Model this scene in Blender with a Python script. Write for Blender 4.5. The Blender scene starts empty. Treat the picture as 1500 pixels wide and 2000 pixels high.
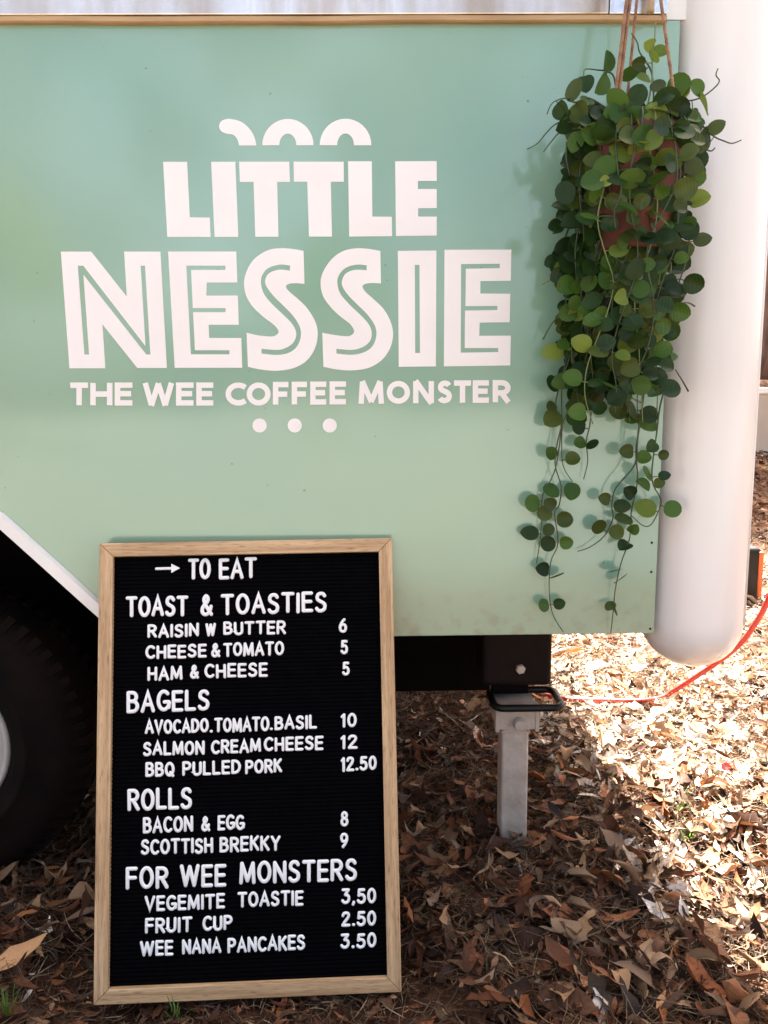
import bpy, math, random
import numpy as np
from mathutils import Vector, Matrix
from mathutils.geometry import tessellate_polygon

rnd = random.Random(7)
nr = np.random.default_rng(11)
scene = bpy.context.scene
C = scene.collection

# ------------------------------------------------------------------ camera
FPX, PW, PH = 1502.0, 1500.0, 2000.0
CAM = Vector((0.0, -1.5, 1.08))
pitch, yaw, roll = math.radians(8.1637), math.radians(-0.7417), math.radians(-0.4999)
Zr = Matrix.Rotation(yaw, 3, 'Z')
_r = Zr @ Vector((1, 0, 0)); _u = Zr @ Vector((0, math.sin(pitch), math.cos(pitch)))
FW = Zr @ Vector((0, math.cos(pitch), -math.sin(pitch)))
RT = _r * math.cos(roll) + _u * math.sin(roll)
UP = -_r * math.sin(roll) + _u * math.cos(roll)
cd = bpy.data.cameras.new('camera'); cam = bpy.data.objects.new('camera', cd); C.objects.link(cam)
m = Matrix((RT, UP, -FW)).transposed().to_4x4(); m.translation = CAM
cam.matrix_world = m
cd.sensor_fit = 'VERTICAL'; cd.sensor_height = 36; cd.lens = FPX / PH * 36
cd.clip_start = 0.02; cd.clip_end = 600
scene.camera = cam

# ------------------------------------------------------------------ light
SUN = Vector((0.10, 0.50, 0.86)).normalized()
elev = math.asin(SUN.z); azim = math.atan2(SUN.x, SUN.y)
w = bpy.data.worlds.new('World'); scene.world = w; w.use_nodes = True
nt = w.node_tree; nt.nodes.clear()
sky = nt.nodes.new('ShaderNodeTexSky'); sky.sky_type = 'NISHITA'; sky.sun_disc = False
sky.sun_elevation = elev; sky.sun_rotation = azim
sky.air_density = 0.55; sky.dust_density = 7.0; sky.ozone_density = 0.0; sky.altitude = 50
bg = nt.nodes.new('ShaderNodeBackground'); bg.inputs['Strength'].default_value = 0.062
wo = nt.nodes.new('ShaderNodeOutputWorld')
tint = nt.nodes.new('ShaderNodeMix'); tint.data_type = 'RGBA'; tint.blend_type = 'MULTIPLY'; tint.inputs['Factor'].default_value = 1; tint.inputs['B'].default_value = (1.0, .955, .85, 1)
wtc = nt.nodes.new('ShaderNodeTexCoord'); cn = nt.nodes.new('ShaderNodeTexNoise'); cn.inputs['Scale'].default_value = 9.0; cn.inputs['Detail'].default_value = 5
nt.links.new(wtc.outputs['Generated'], cn.inputs['Vector'])
ccr = nt.nodes.new('ShaderNodeValToRGB'); ccr.color_ramp.elements[0].position = .44; ccr.color_ramp.elements[0].color = (.68, .68, .69, 1)
ccr.color_ramp.elements[1].position = .60; ccr.color_ramp.elements[1].color = (1.7, 1.64, 1.56, 1)
nt.links.new(cn.outputs['Fac'], ccr.inputs[0])
cmul = nt.nodes.new('ShaderNodeMix'); cmul.data_type = 'RGBA'; cmul.blend_type = 'MULTIPLY'; cmul.inputs['Factor'].default_value = 1
nt.links.new(sky.outputs[0], cmul.inputs['A']); nt.links.new(ccr.outputs[0], cmul.inputs['B'])
nt.links.new(cmul.outputs['Result'], tint.inputs['A']); nt.links.new(tint.outputs['Result'], bg.inputs[0]); nt.links.new(bg.outputs[0], wo.inputs[0])
sl = bpy.data.lights.new('sun', 'SUN'); sl.energy = 5.0; sl.angle = math.radians(0.53); sl.color = (1.0, 0.94, 0.86)
so = bpy.data.objects.new('sun', sl); C.objects.link(so); so.location = (1, 4, 8)
so.rotation_euler = SUN.to_track_quat('Z', 'Y').to_euler()
scene.view_settings.view_transform = 'Standard'; scene.view_settings.look = 'None'
scene.view_settings.gamma = 1.0; scene.view_settings.exposure = 3.72
scene.view_settings.use_curve_mapping = False

# ------------------------------------------------------------------ helpers
def ray(x, y): return FW + RT * ((x - PW / 2) / FPX) - UP * ((y - PH / 2) / FPX)
def at_y(x, y, Y):
    d = ray(x, y); return CAM + d * ((Y - CAM.y) / d.y)
def at_z(x, y, Z):
    d = ray(x, y); return CAM + d * ((Z - CAM.z) / d.z)
def on_plane(x, y, o, n):
    d = ray(x, y); return CAM + d * ((o - CAM).dot(n) / d.dot(n))
def to_px(p):
    d = Vector(p) - CAM; z = d.dot(FW)
    return PW / 2 + FPX * d.dot(RT) / z, PH / 2 - FPX * d.dot(UP) / z

def tag(o, label=None, cat=None, group=None, kind=None):
    if label: o['label'] = label
    if cat: o['category'] = cat
    if group: o['group'] = group
    if kind: o['kind'] = kind
    return o
def empty(name, loc, label=None, cat=None, group=None):
    o = bpy.data.objects.new(name, None); C.objects.link(o); o.location = loc; o.empty_display_size = .05
    return tag(o, label, cat, group)
def link(name, me, mat=None, parent=None):
    o = bpy.data.objects.new(name, me); C.objects.link(o)
    if mat and not me.materials: me.materials.append(mat)
    if parent: o.parent = parent
    return o
def smooth(me, on=True):
    me.polygons.foreach_set('use_smooth', [on] * len(me.polygons))

class MB:
    """collects verts and faces"""
    def __init__(s): s.v = []; s.f = []
    def add(s, vs, fs):
        b = len(s.v); s.v += [tuple(v) for v in vs]; s.f += [tuple(b + i for i in f) for f in fs]; return s
    def box(s, a, b):
        x0, y0, z0 = a; x1, y1, z1 = b
        return s.add([(x0,y0,z0),(x1,y0,z0),(x1,y1,z0),(x0,y1,z0),(x0,y0,z1),(x1,y0,z1),(x1,y1,z1),(x0,y1,z1)],
                     [(0,3,2,1),(4,5,6,7),(0,1,5,4),(1,2,6,5),(2,3,7,6),(3,0,4,7)])
    def prism(s, poly, holes, axis_pt):
        """poly, holes: lists of 2D points; axis_pt(p2, side) -> 3D, side 0 front 1 back"""
        loops = [poly] + holes
        fl = [p for l in loops for p in l]; n = len(fl)
        vs = [axis_pt(p, 0) for p in fl] + [axis_pt(p, 1) for p in fl]
        tr = tessellate_polygon([[Vector((p[0], p[1], 0)) for p in l] for l in loops])
        fs = []
        for t in tr:
            a, b, c = [fl[i] for i in t]
            if (b[0]-a[0])*(c[1]-a[1]) - (b[1]-a[1])*(c[0]-a[0]) < 0: t = (t[0], t[2], t[1])
            fs.append(tuple(t)); fs.append(tuple(n + i for i in reversed(t)))
        o = 0
        for l in loops:
            k = len(l)
            area = sum(l[i][0]*l[(i+1) % k][1] - l[(i+1) % k][0]*l[i][1] for i in range(k))
            ccw = area > 0
            if l is not poly: ccw = not ccw
            # outward sides
            for i in range(k):
                a, b = o + i, o + (i+1) % k
                if (area > 0) != (l is not poly): fs.append((b, a, n + a, n + b))
                else: fs.append((a, b, n + b, n + a))
            o += k
        return s.add(vs, fs)
    def tube(s, pts, rad, n=8, caps=True, squash=None):
        pts = [Vector(p) for p in pts]; rings = []
        prev = None
        for i, p in enumerate(pts):
            t = (pts[min(i+1, len(pts)-1)] - pts[max(i-1, 0)]).normalized()
            if prev is None:
                a = Vector((0,0,1)) if abs(t.z) < .9 else Vector((1,0,0))
                u = t.cross(a).normalized()
            else: u = (prev - t * prev.dot(t)).normalized()
            prev = u; v = t.cross(u)
            r = rad[i] if isinstance(rad, (list, tuple)) else rad
            rings.append([p + (u*math.cos(2*math.pi*k/n) + v*math.sin(2*math.pi*k/n))*r for k in range(n)])
        vs = [q for ring in rings for q in ring]; fs = []
        for i in range(len(pts)-1):
            for k in range(n):
                a = i*n+k; b = i*n+(k+1) % n; fs.append((a, b, b+n, a+n))
        if caps:
            fs.append(tuple(range(n-1, -1, -1))); fs.append(tuple((len(pts)-1)*n+k for k in range(n)))
        return s.add(vs, fs)
    def lathe(s, prof, n=32, c=(0,0,0)):
        vs = []
        for r, z in prof:
            for k in range(n):
                a = 2*math.pi*k/n; vs.append((c[0]+r*math.cos(a), c[1]+r*math.sin(a), c[2]+z))
        fs = [(i*n+k, i*n+(k+1) % n, (i+1)*n+(k+1) % n, (i+1)*n+k) for i in range(len(prof)-1) for k in range(n)]
        return s.add(vs, fs)
    def mesh(s, name): 
        me = bpy.data.meshes.new(name); me.from_pydata(s.v, [], s.f); me.update(); return me
    def build(s, name, mat, parent=None, origin=(0,0,0), sm=False, inv=None, bevel=0, bseg=2):
        o_ = Vector(origin)
        if inv is not None: s.v = [tuple(inv @ Vector(v)) for v in s.v]
        else: s.v = [tuple(Vector(v) - o_) for v in s.v]
        me = s.mesh(name)
        if sm: smooth(me)
        o = link(name, me, mat, parent)
        if bevel:
            b = o.modifiers.new('bevel', 'BEVEL'); b.width = bevel; b.segments = bseg; b.limit_method = 'ANGLE'; b.angle_limit = math.radians(40)
            if sm:
                pass
        return o

def catmull(P, n=6, closed=False):
    out = []; k = len(P)
    rng = range(k) if closed else range(k-1)
    for i in rng:
        if closed: p0, p1, p2, p3 = P[i-1], P[i], P[(i+1) % k], P[(i+2) % k]
        else: p0, p1, p2, p3 = P[max(i-1,0)], P[i], P[i+1], P[min(i+2,k-1)]
        for j in range(n):
            t = j/n
            out.append(tuple(0.5*((2*b)+(c-a)*t+(2*a-5*b+4*c-d)*t*t+(-a+3*b-3*c+d)*t**3) for a, b, c, d in zip(p0, p1, p2, p3)))
    if not closed: out.append(tuple(P[-1]))
    return out

# ------------------------------------------------------------------ materials
def mat(name, col, rough=.6, metal=0, coat=0, coatr=.1, var=0, vscale=8, bump=0, bscale=60, stretch=(1,1,1), col2=None, spec=.5, det=4):
    m = bpy.data.materials.new(name); m.use_nodes = True; n = m.node_tree.nodes; L = m.node_tree.links
    b = n['Principled BSDF']; b.inputs['Roughness'].default_value = rough; b.inputs['Metallic'].default_value = metal
    b.inputs['Coat Weight'].default_value = coat; b.inputs['Coat Roughness'].default_value = coatr
    b.inputs['Specular IOR Level'].default_value = spec
    b.inputs['Base Color'].default_value = (*col, 1)
    tc = n.new('ShaderNodeTexCoord'); mp = n.new('ShaderNodeMapping'); mp.inputs['Scale'].default_value = stretch
    L.new(tc.outputs['Object'], mp.inputs[0])
    if var or col2:
        t = n.new('ShaderNodeTexNoise'); t.inputs['Scale'].default_value = vscale; t.inputs['Detail'].default_value = det
        L.new(mp.outputs[0], t.inputs['Vector'])
        cr = n.new('ShaderNodeValToRGB'); c2 = col2 or tuple(c*(1-var) for c in col)
        cr.color_ramp.elements[0].position = .35; cr.color_ramp.elements[0].color = (*c2, 1)
        cr.color_ramp.elements[1].position = .65; cr.color_ramp.elements[1].color = (*col, 1)
        L.new(t.outputs['Fac'], cr.inputs[0]); L.new(cr.outputs[0], b.inputs['Base Color'])
    if bump:
        t2 = n.new('ShaderNodeTexNoise'); t2.inputs['Scale'].default_value = bscale; t2.inputs['Detail'].default_value = 3
        L.new(mp.outputs[0], t2.inputs['Vector'])
        bp = n.new('ShaderNodeBump'); bp.inputs['Strength'].default_value = bump; bp.inputs['Distance'].default_value = .002
        L.new(t2.outputs['Fac'], bp.inputs['Height']); L.new(bp.outputs[0], b.inputs['Normal'])
    return m

def green_paint():
    m = bpy.data.materials.new('mint_green_paint'); m.use_nodes = True; n = m.node_tree.nodes; L = m.node_tree.links
    b = n['Principled BSDF']; b.inputs['Roughness'].default_value = .38
    b.inputs['Coat Weight'].default_value = 1.0; b.inputs['Coat Roughness'].default_value = .10; b.inputs['Coat IOR'].default_value = 1.75
    tc = n.new('ShaderNodeTexCoord')
    t = n.new('ShaderNodeTexNoise'); t.inputs['Scale'].default_value = 1.9; t.inputs['Detail'].default_value = 2.5
    L.new(tc.outputs['Object'], t.inputs['Vector'])
    cr = n.new('ShaderNodeValToRGB'); e = cr.color_ramp.elements
    e[0].position = .32; e[0].color = (.200, .362, .262, 1); e[1].position = .68; e[1].color = (.25, .390, .262, 1)  # soft blue-green to yellow-green mottle stands in for patchy reflections
    L.new(t.outputs['Fac'], cr.inputs[0])
    # tiny chips and specks of grime
    sp = n.new('ShaderNodeTexNoise'); sp.inputs['Scale'].default_value = 95; sp.inputs['Detail'].default_value = 1
    L.new(tc.outputs['Object'], sp.inputs['Vector'])
    gt = n.new('ShaderNodeMath'); gt.operation = 'GREATER_THAN'; gt.inputs[1].default_value = .825
    L.new(sp.outputs['Fac'], gt.inputs[0])
    mx = n.new('ShaderNodeMix'); mx.data_type = 'RGBA'; mx.inputs['B'].default_value = (.10, .13, .08, 1)
    L.new(gt.outputs[0], mx.inputs['Factor']); L.new(cr.outputs[0], mx.inputs['A']); # road splash along the bottom edge
    sz = n.new('ShaderNodeSeparateXYZ'); L.new(tc.outputs['Object'], sz.inputs[0])
    mz = n.new('ShaderNodeMapRange'); mz.inputs['From Min'].default_value = .72; mz.inputs['From Max'].default_value = .60; L.new(sz.outputs['Z'], mz.inputs['Value'])
    dn = n.new('ShaderNodeTexNoise'); dn.inputs['Scale'].default_value = 38; dn.inputs['Detail'].default_value = 6; L.new(tc.outputs['Object'], dn.inputs['Vector'])
    dr = n.new('ShaderNodeMapRange'); dr.inputs['From Min'].default_value = .50; dr.inputs['From Max'].default_value = .72; L.new(dn.outputs['Fac'], dr.inputs['Value'])
    dm = n.new('ShaderNodeMath'); dm.operation = 'MULTIPLY'; L.new(mz.outputs[0], dm.inputs[0]); L.new(dr.outputs[0], dm.inputs[1])
    dk = n.new('ShaderNodeMath'); dk.operation = 'MULTIPLY'; dk.inputs[1].default_value = .55; L.new(dm.outputs[0], dk.inputs[0])
    md = n.new('ShaderNodeMix'); md.data_type = 'RGBA'; md.inputs['B'].default_value = (.17, .16, .10, 1)
    L.new(dk.outputs[0], md.inputs['Factor']); L.new(mx.outputs['Result'], md.inputs['A']); L.new(md.outputs['Result'], b.inputs['Base Color'])
    # hand painted orange peel and gentle panel waviness
    o1 = n.new('ShaderNodeTexNoise'); o1.inputs['Scale'].default_value = 260; o1.inputs['Detail'].default_value = 1
    o2 = n.new('ShaderNodeTexNoise'); o2.inputs['Scale'].default_value = 3.2; o2.inputs['Detail'].default_value = 1
    for o_ in (o1, o2): L.new(tc.outputs['Object'], o_.inputs['Vector'])
    b1 = n.new('ShaderNodeBump'); b1.inputs['Strength'].default_value = .12; b1.inputs['Distance'].default_value = .0006
    b2 = n.new('ShaderNodeBump'); b2.inputs['Strength'].default_value = .45; b2.inputs['Distance'].default_value = .006
    L.new(o1.outputs['Fac'], b1.inputs['Height']); L.new(o2.outputs['Fac'], b2.inputs['Height'])
    L.new(b2.outputs[0], b1.inputs['Normal']); L.new(b1.outputs[0], b.inputs['Normal']); L.new(b1.outputs[0], b.inputs['Coat Normal'])
    return m

def oak():
    m = bpy.data.materials.new('oak_wood'); m.use_nodes = True; n = m.node_tree.nodes; L = m.node_tree.links
    b = n['Principled BSDF']; b.inputs['Roughness'].default_value = .55
    tc = n.new('ShaderNodeTexCoord'); oi = n.new('ShaderNodeObjectInfo')
    mp = n.new('ShaderNodeMapping'); mp.inputs['Scale'].default_value = (2.2, 60, 60)
    va = n.new('ShaderNodeVectorMath'); va.operation = 'ADD'
    L.new(tc.outputs['Object'], mp.inputs[0]); L.new(mp.outputs[0], va.inputs[0]); L.new(oi.outputs['Random'], va.inputs[1])
    t = n.new('ShaderNodeTexNoise'); t.inputs['Scale'].default_value = 1.6; t.inputs['Detail'].default_value = 6; t.inputs['Distortion'].default_value = .6
    L.new(va.outputs[0], t.inputs['Vector'])
    cr = n.new('ShaderNodeValToRGB'); e = cr.color_ramp.elements
    e[0].position = .3; e[0].color = (.37, .215, .10, 1); e[1].position = .62; e[1].color = (.64, .425, .23, 1)
    L.new(t.outputs['Fac'], cr.inputs[0])
    mp2 = n.new('ShaderNodeMapping'); mp2.inputs['Scale'].default_value = (22, 420, 420)
    L.new(tc.outputs['Object'], mp2.inputs[0])
    t2 = n.new('ShaderNodeTexNoise'); t2.inputs['Scale'].default_value = 1.5; t2.inputs['Detail'].default_value = 2
    L.new(mp2.outputs[0], t2.inputs['Vector'])
    r2 = n.new('ShaderNodeValToRGB'); r2.color_ramp.elements[0].position = .33; r2.color_ramp.elements[0].color = (.45,.4,.36,1); r2.color_ramp.elements[1].position = .45
    L.new(t2.outputs['Fac'], r2.inputs[0])
    mx = n.new('ShaderNodeMix'); mx.data_type = 'RGBA'; mx.blend_type = 'MULTIPLY'; mx.inputs['Factor'].default_value = .75
    L.new(cr.outputs[0], mx.inputs['A']); L.new(r2.outputs[0], mx.inputs['B']); L.new(mx.outputs['Result'], b.inputs['Base Color'])
    bp = n.new('ShaderNodeBump'); bp.inputs['Strength'].default_value = .35; bp.inputs['Distance'].default_value = .0006
    L.new(t2.outputs['Fac'], bp.inputs['Height']); L.new(bp.outputs[0], b.inputs['Normal'])
    return m

def leaf_mat(name, c1, c2, trans=.3, rough=.36):
    m = bpy.data.materials.new(name); m.use_nodes = True; n = m.node_tree.nodes; L = m.node_tree.links
    b = n['Principled BSDF']; b.inputs['Roughness'].default_value = rough; b.inputs['Specular IOR Level'].default_value = .32
    tc = n.new('ShaderNodeTexCoord')
    sx = n.new('ShaderNodeSeparateXYZ'); L.new(tc.outputs['Object'], sx.inputs[0])
    ab = n.new('ShaderNodeMath'); ab.operation = 'ABSOLUTE'; L.new(sx.outputs['X'], ab.inputs[0])
    # side veins: stripes in (y - |x|)
    sub = n.new('ShaderNodeMath'); sub.operation = 'SUBTRACT'; L.new(sx.outputs['Y'], sub.inputs[0]); L.new(ab.outputs[0], sub.inputs[1])
    mul = n.new('ShaderNodeMath'); mul.operation = 'MULTIPLY'; mul.inputs[1].default_value = 950; L.new(sub.outputs[0], mul.inputs[0])
    sn = n.new('ShaderNodeMath'); sn.operation = 'SINE'; L.new(mul.outputs[0], sn.inputs[0])
    pw = n.new('ShaderNodeMath'); pw.operation = 'GREATER_THAN'; pw.inputs[1].default_value = .86; L.new(sn.outputs[0], pw.inputs[0])
    mr = n.new('ShaderNodeMath'); mr.operation = 'LESS_THAN'; mr.inputs[1].default_value = .0006; L.new(ab.outputs[0], mr.inputs[0])
    mxv = n.new('ShaderNodeMath'); mxv.operation = 'MAXIMUM'; L.new(pw.outputs[0], mxv.inputs[0]); L.new(mr.outputs[0], mxv.inputs[1])
    oi = n.new('ShaderNodeObjectInfo')
    no = n.new('ShaderNodeTexNoise'); no.inputs['Scale'].default_value = 45; L.new(tc.outputs['Object'], no.inputs['Vector'])
    ad = n.new('ShaderNodeMath'); ad.operation = 'ADD'; ad.use_clamp = True; L.new(oi.outputs['Random'], ad.inputs[0])
    ns = n.new('ShaderNodeMath'); ns.operation = 'SUBTRACT'; ns.inputs[1].default_value = .5; L.new(no.outputs['Fac'], ns.inputs[0]); L.new(ns.outputs[0], ad.inputs[1])
    mx = n.new('ShaderNodeMix'); mx.data_type = 'RGBA'; mx.inputs['A'].default_value = (*c1, 1); mx.inputs['B'].default_value = (*c2, 1)
    L.new(ad.outputs[0], mx.inputs['Factor'])
    m2 = n.new('ShaderNodeMix'); m2.data_type = 'RGBA'; m2.inputs['B'].default_value = tuple(min(1, c*1.9+.01) for c in c2) + (1,)
    vf = n.new('ShaderNodeMath'); vf.operation = 'MULTIPLY'; vf.inputs[1].default_value = .22; L.new(mxv.outputs[0], vf.inputs[0])
    L.new(vf.outputs[0], m2.inputs['Factor']); L.new(mx.outputs['Result'], m2.inputs['A']); L.new(m2.outputs['Result'], b.inputs['Base Color'])
    bp = n.new('ShaderNodeBump'); bp.inputs['Strength'].default_value = .5; bp.inputs['Distance'].default_value = .0005; bp.invert = True
    L.new(mxv.outputs[0], bp.inputs['Height']); L.new(bp.outputs[0], b.inputs['Normal'])
    tr = n.new('ShaderNodeBsdfTranslucent'); L.new(m2.outputs['Result'], tr.inputs[0])
    ms = n.new('ShaderNodeMixShader'); ms.inputs[0].default_value = trans
    L.new(b.outputs[0], ms.inputs[1]); L.new(tr.outputs[0], ms.inputs[2]); L.new(ms.outputs[0], n['Material Output'].inputs[0])
    return m

def litter_mat(name, rough=.75, sat=1.0):
    m = bpy.data.materials.new(name); m.use_nodes = True; n = m.node_tree.nodes; L = m.node_tree.links
    b = n['Principled BSDF']; b.inputs['Roughness'].default_value = rough; b.inputs['Specular IOR Level'].default_value = .35
    at = n.new('ShaderNodeAttribute'); at.attribute_name = 'Col'
    tc = n.new('ShaderNodeTexCoord'); t = n.new('ShaderNodeTexNoise'); t.inputs['Scale'].default_value = 170; t.inputs['Detail'].default_value = 4
    L.new(tc.outputs['Object'], t.inputs['Vector'])
    cr = n.new('ShaderNodeValToRGB'); cr.color_ramp.elements[0].position = .3; cr.color_ramp.elements[0].color = (.5,.45,.42,1); cr.color_ramp.elements[1].position = .55; cr.color_ramp.elements[1].color = (1.1,1.1,1.1,1)
    L.new(t.outputs['Fac'], cr.inputs[0])
    mx = n.new('ShaderNodeMix'); mx.data_type = 'RGBA'; mx.blend_type = 'MULTIPLY'; mx.inputs['Factor'].default_value = 1
    L.new(at.outputs['Color'], mx.inputs['A']); L.new(cr.outputs[0], mx.inputs['B']); L.new(mx.outputs['Result'], b.inputs['Base Color'])
    bp = n.new('ShaderNodeBump'); bp.inputs['Strength'].default_value = .5; bp.inputs['Distance'].default_value = .001
    L.new(t.outputs['Fac'], bp.inputs['Height']); L.new(bp.outputs[0], b.inputs['Normal'])
    tr = n.new('ShaderNodeBsdfTranslucent'); L.new(mx.outputs['Result'], tr.inputs[0])
    ms = n.new('ShaderNodeMixShader'); ms.inputs[0].default_value = .12
    L.new(b.outputs[0], ms.inputs[1]); L.new(tr.outputs[0], ms.inputs[2]); L.new(ms.outputs[0], n['Material Output'].inputs[0])
    return m

M = {}
M['green'] = green_paint()
M['white'] = mat('white_gloss_paint', (.845, .81, .77), .35, coat=.6, coatr=.12, col2=(.78,.74,.70), vscale=7, bump=.35, bscale=11, stretch=(1.6,1.6,.16), det=8)
M['vinyl'] = mat('white_sign_paint', (.86, .82, .80), .42, col2=(.83,.785,.765), vscale=9, bump=.1, bscale=180)
M['beading'] = mat('tan_beading', (.50, .33, .17), .5, col2=(.40, .25, .12), vscale=9, bump=.5, bscale=50, stretch=(1,4,4))
M['metal'] = mat('worn_aluminium', (.90, .85, .80), .18, metal=.75, col2=(.56, .44, .33), vscale=6, bump=.35, bscale=24, stretch=(2.2,1,.5), det=9)
M['foil'] = mat('crumpled_aluminium', (.85, .86, .88), .25, metal=.9, bump=1.0, bscale=40, col2=(.6,.58,.56), vscale=20)
M['black'] = mat('black_chassis_paint', (.0035, .0022, .002), .8, var=.4, vscale=12, bump=.4, bscale=80, spec=.08)
M['darksteel'] = mat('rusty_dark_steel', (.010, .0045, .0035), .6, col2=(.006, .003, .0025), vscale=14, bump=.5, bscale=70, spec=.15)
M['rubber'] = mat('tyre_rubber', (.004, .003, .003), .85, col2=(.010, .005, .004), vscale=10, bump=.5, bscale=90, spec=.1)
M['rim'] = mat('white_wheel_rim', (.50, .46, .42), .4, var=.15, vscale=12)
M['galv'] = mat('galvanised_steel', (.54, .48, .42), .5, metal=.15, col2=(.38, .32, .27), vscale=22, bump=.4, bscale=130)
M['handle'] = mat('black_plastic', (.006, .0055, .0055), .35, spec=.3)
M['felt'] = mat('black_felt', (.0022, .0022, .003), .95, var=.3, vscale=60, spec=.03)
M['letters'] = mat('white_plastic_letters', (.86, .85, .84), .35)
M['oak'] = oak()
M['terracotta'] = mat('terracotta', (.15, .044, .028), .8, col2=(.09, .027, .018), vscale=14, bump=.4, bscale=60)
M['soil'] = mat('potting_soil', (.03, .018, .010), .95, bump=1, bscale=120)
M['rope'] = mat('jute_rope', (.36, .20, .11), .85, col2=(.20, .09, .05), vscale=60, bump=.8, bscale=240)
M['vine'] = mat('vine_stem', (.055, .085, .030), .55, col2=(.035, .045, .02), vscale=30)
M['vine_light'] = mat('young_vine_stem', (.16, .21, .07), .5, var=.2, vscale=30)
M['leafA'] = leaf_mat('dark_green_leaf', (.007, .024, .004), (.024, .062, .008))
M['leafB'] = leaf_mat('mid_green_leaf', (.030, .085, .010), (.078, .155, .020))
M['leafC'] = leaf_mat('olive_leaf', (.040, .062, .010), (.085, .118, .018))
M['leafD'] = leaf_mat('lime_young_leaf', (.12, .19, .025), (.24, .31, .05), .4)
M['redhose'] = mat('red_rubber_cable', (.42, .020, .012), .45, var=.25, vscale=20)
M['orange'] = mat('orange_plastic', (.60, .12, .03), .45)
M['peg'] = mat('pale_wood_peg', (.52, .36, .20), .6, var=.3, vscale=40, stretch=(1,1,.2))
M['bark'] = mat('tree_bark', (.10, .055, .035), .9, col2=(.035, .018, .012), vscale=14, bump=1, bscale=30, stretch=(1,1,.25))
M['gumleaf'] = leaf_mat('gum_leaf', (.05, .085, .025), (.12, .15, .05), .35, .5)
M['grass'] = leaf_mat('grass_blade', (.06, .13, .02), (.14, .24, .04), .35, .5)
M['litter'] = litter_mat('leaf_litter')
M['wallb'] = mat('beige_render', (.52, .43, .34), .85, var=.15, vscale=5, bump=.3, bscale=60)
M['coping'] = mat('white_coping', (.80, .77, .73), .7, var=.08, vscale=8)

# ground
def ground_mat():
    m = bpy.data.materials.new('leafy_soil'); m.use_nodes = True; n = m.node_tree.nodes; L = m.node_tree.links
    b = n['Principled BSDF']; b.inputs['Roughness'].default_value = .95; b.inputs['Specular IOR Level'].default_value = .15
    tc = n.new('ShaderNodeTexCoord')
    t = n.new('ShaderNodeTexNoise'); t.inputs['Scale'].default_value = 34; t.inputs['Detail'].default_value = 8; t.inputs['Roughness'].default_value = .7
    L.new(tc.outputs['Object'], t.inputs['Vector'])
    cr = n.new('ShaderNodeValToRGB'); e = cr.color_ramp.elements
    e[0].position = .38; e[0].color = (.030, .014, .008, 1); e[1].position = .72; e[1].color = (.24, .13, .07, 1)
    x = e.new(.55); x.color = (.09, .042, .022, 1)
    L.new(t.outputs['Fac'], cr.inputs[0])
    sx = n.new('ShaderNodeSeparateXYZ'); L.new(tc.outputs['Object'], sx.inputs[0])
    t3 = n.new('ShaderNodeTexNoise'); t3.inputs['Scale'].default_value = .8; t3.inputs['Detail'].default_value = 5; L.new(tc.outputs['Object'], t3.inputs['Vector'])
    ma = n.new('ShaderNodeMath'); ma.operation = 'MULTIPLY_ADD'; ma.inputs[1].default_value = 2.5; L.new(t3.outputs['Fac'], ma.inputs[0]); L.new(sx.outputs['Y'], ma.inputs[2])
    rr = n.new('ShaderNodeMapRange'); rr.inputs['From Min'].default_value = -1.2; rr.inputs['From Max'].default_value = -2.2; L.new(ma.outputs[0], rr.inputs['Value'])
    mg = n.new('ShaderNodeMix'); mg.data_type = 'RGBA'; mg.inputs['B'].default_value = (.105, .108, .100, 1)
    L.new(rr.outputs[0], mg.inputs['Factor']); L.new(cr.outputs[0], mg.inputs['A']); L.new(mg.outputs['Result'], b.inputs['Base Color'])
    bp = n.new('ShaderNodeBump'); bp.inputs['Strength'].default_value = 1; bp.inputs['Distance'].default_value = .02
    L.new(t.outputs['Fac'], bp.inputs['Height']); L.new(bp.outputs[0], b.inputs['Normal'])
    return m
M['ground'] = ground_mat()

# ------------------------------------------------------------------ ground
def sst(a, b, x): t = np.clip((x-a)/(b-a), 0, 1); return t*t*(3-2*t)
def gh(x, y):
    x = np.asarray(x, float); y = np.asarray(y, float)
    h = .010*np.sin(x*5.1+1)*np.cos(y*4.3) + .006*np.sin(x*13+y*7) + .004*np.sin(y*17-x*5)
    h = h - .022*sst(-.66, -.56, x)*sst(.18, .08, x)*sst(-.36, -.30, y)*sst(-.02, -.12, y)
    h = h + .50*sst(3.6, 6.3, y)*sst(.8, 2.2, x) + .80*sst(6.72, 7.2, y)*sst(.8, 2.2, x)
    return h
xs = np.concatenate([-np.geomspace(250, 3.2, 22), np.arange(-3, 5.01, .06), np.geomspace(5.3, 250, 22)])
ys = np.concatenate([-np.geomspace(250, 3.2, 22), np.arange(-3, 9.01, .06), np.geomspace(9.4, 300, 22)])
X, Y = np.meshgrid(xs, ys, indexing='ij')
Zg = gh(X, Y) - .012
vs = np.stack([X, Y, Zg], -1).reshape(-1, 3)
nx, ny = len(xs), len(ys)
I, J = np.meshgrid(np.arange(nx-1), np.arange(ny-1), indexing='ij'); a = (I*ny+J).ravel()
fs = np.stack([a, a+ny, a+ny+1, a+1], -1)
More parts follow.
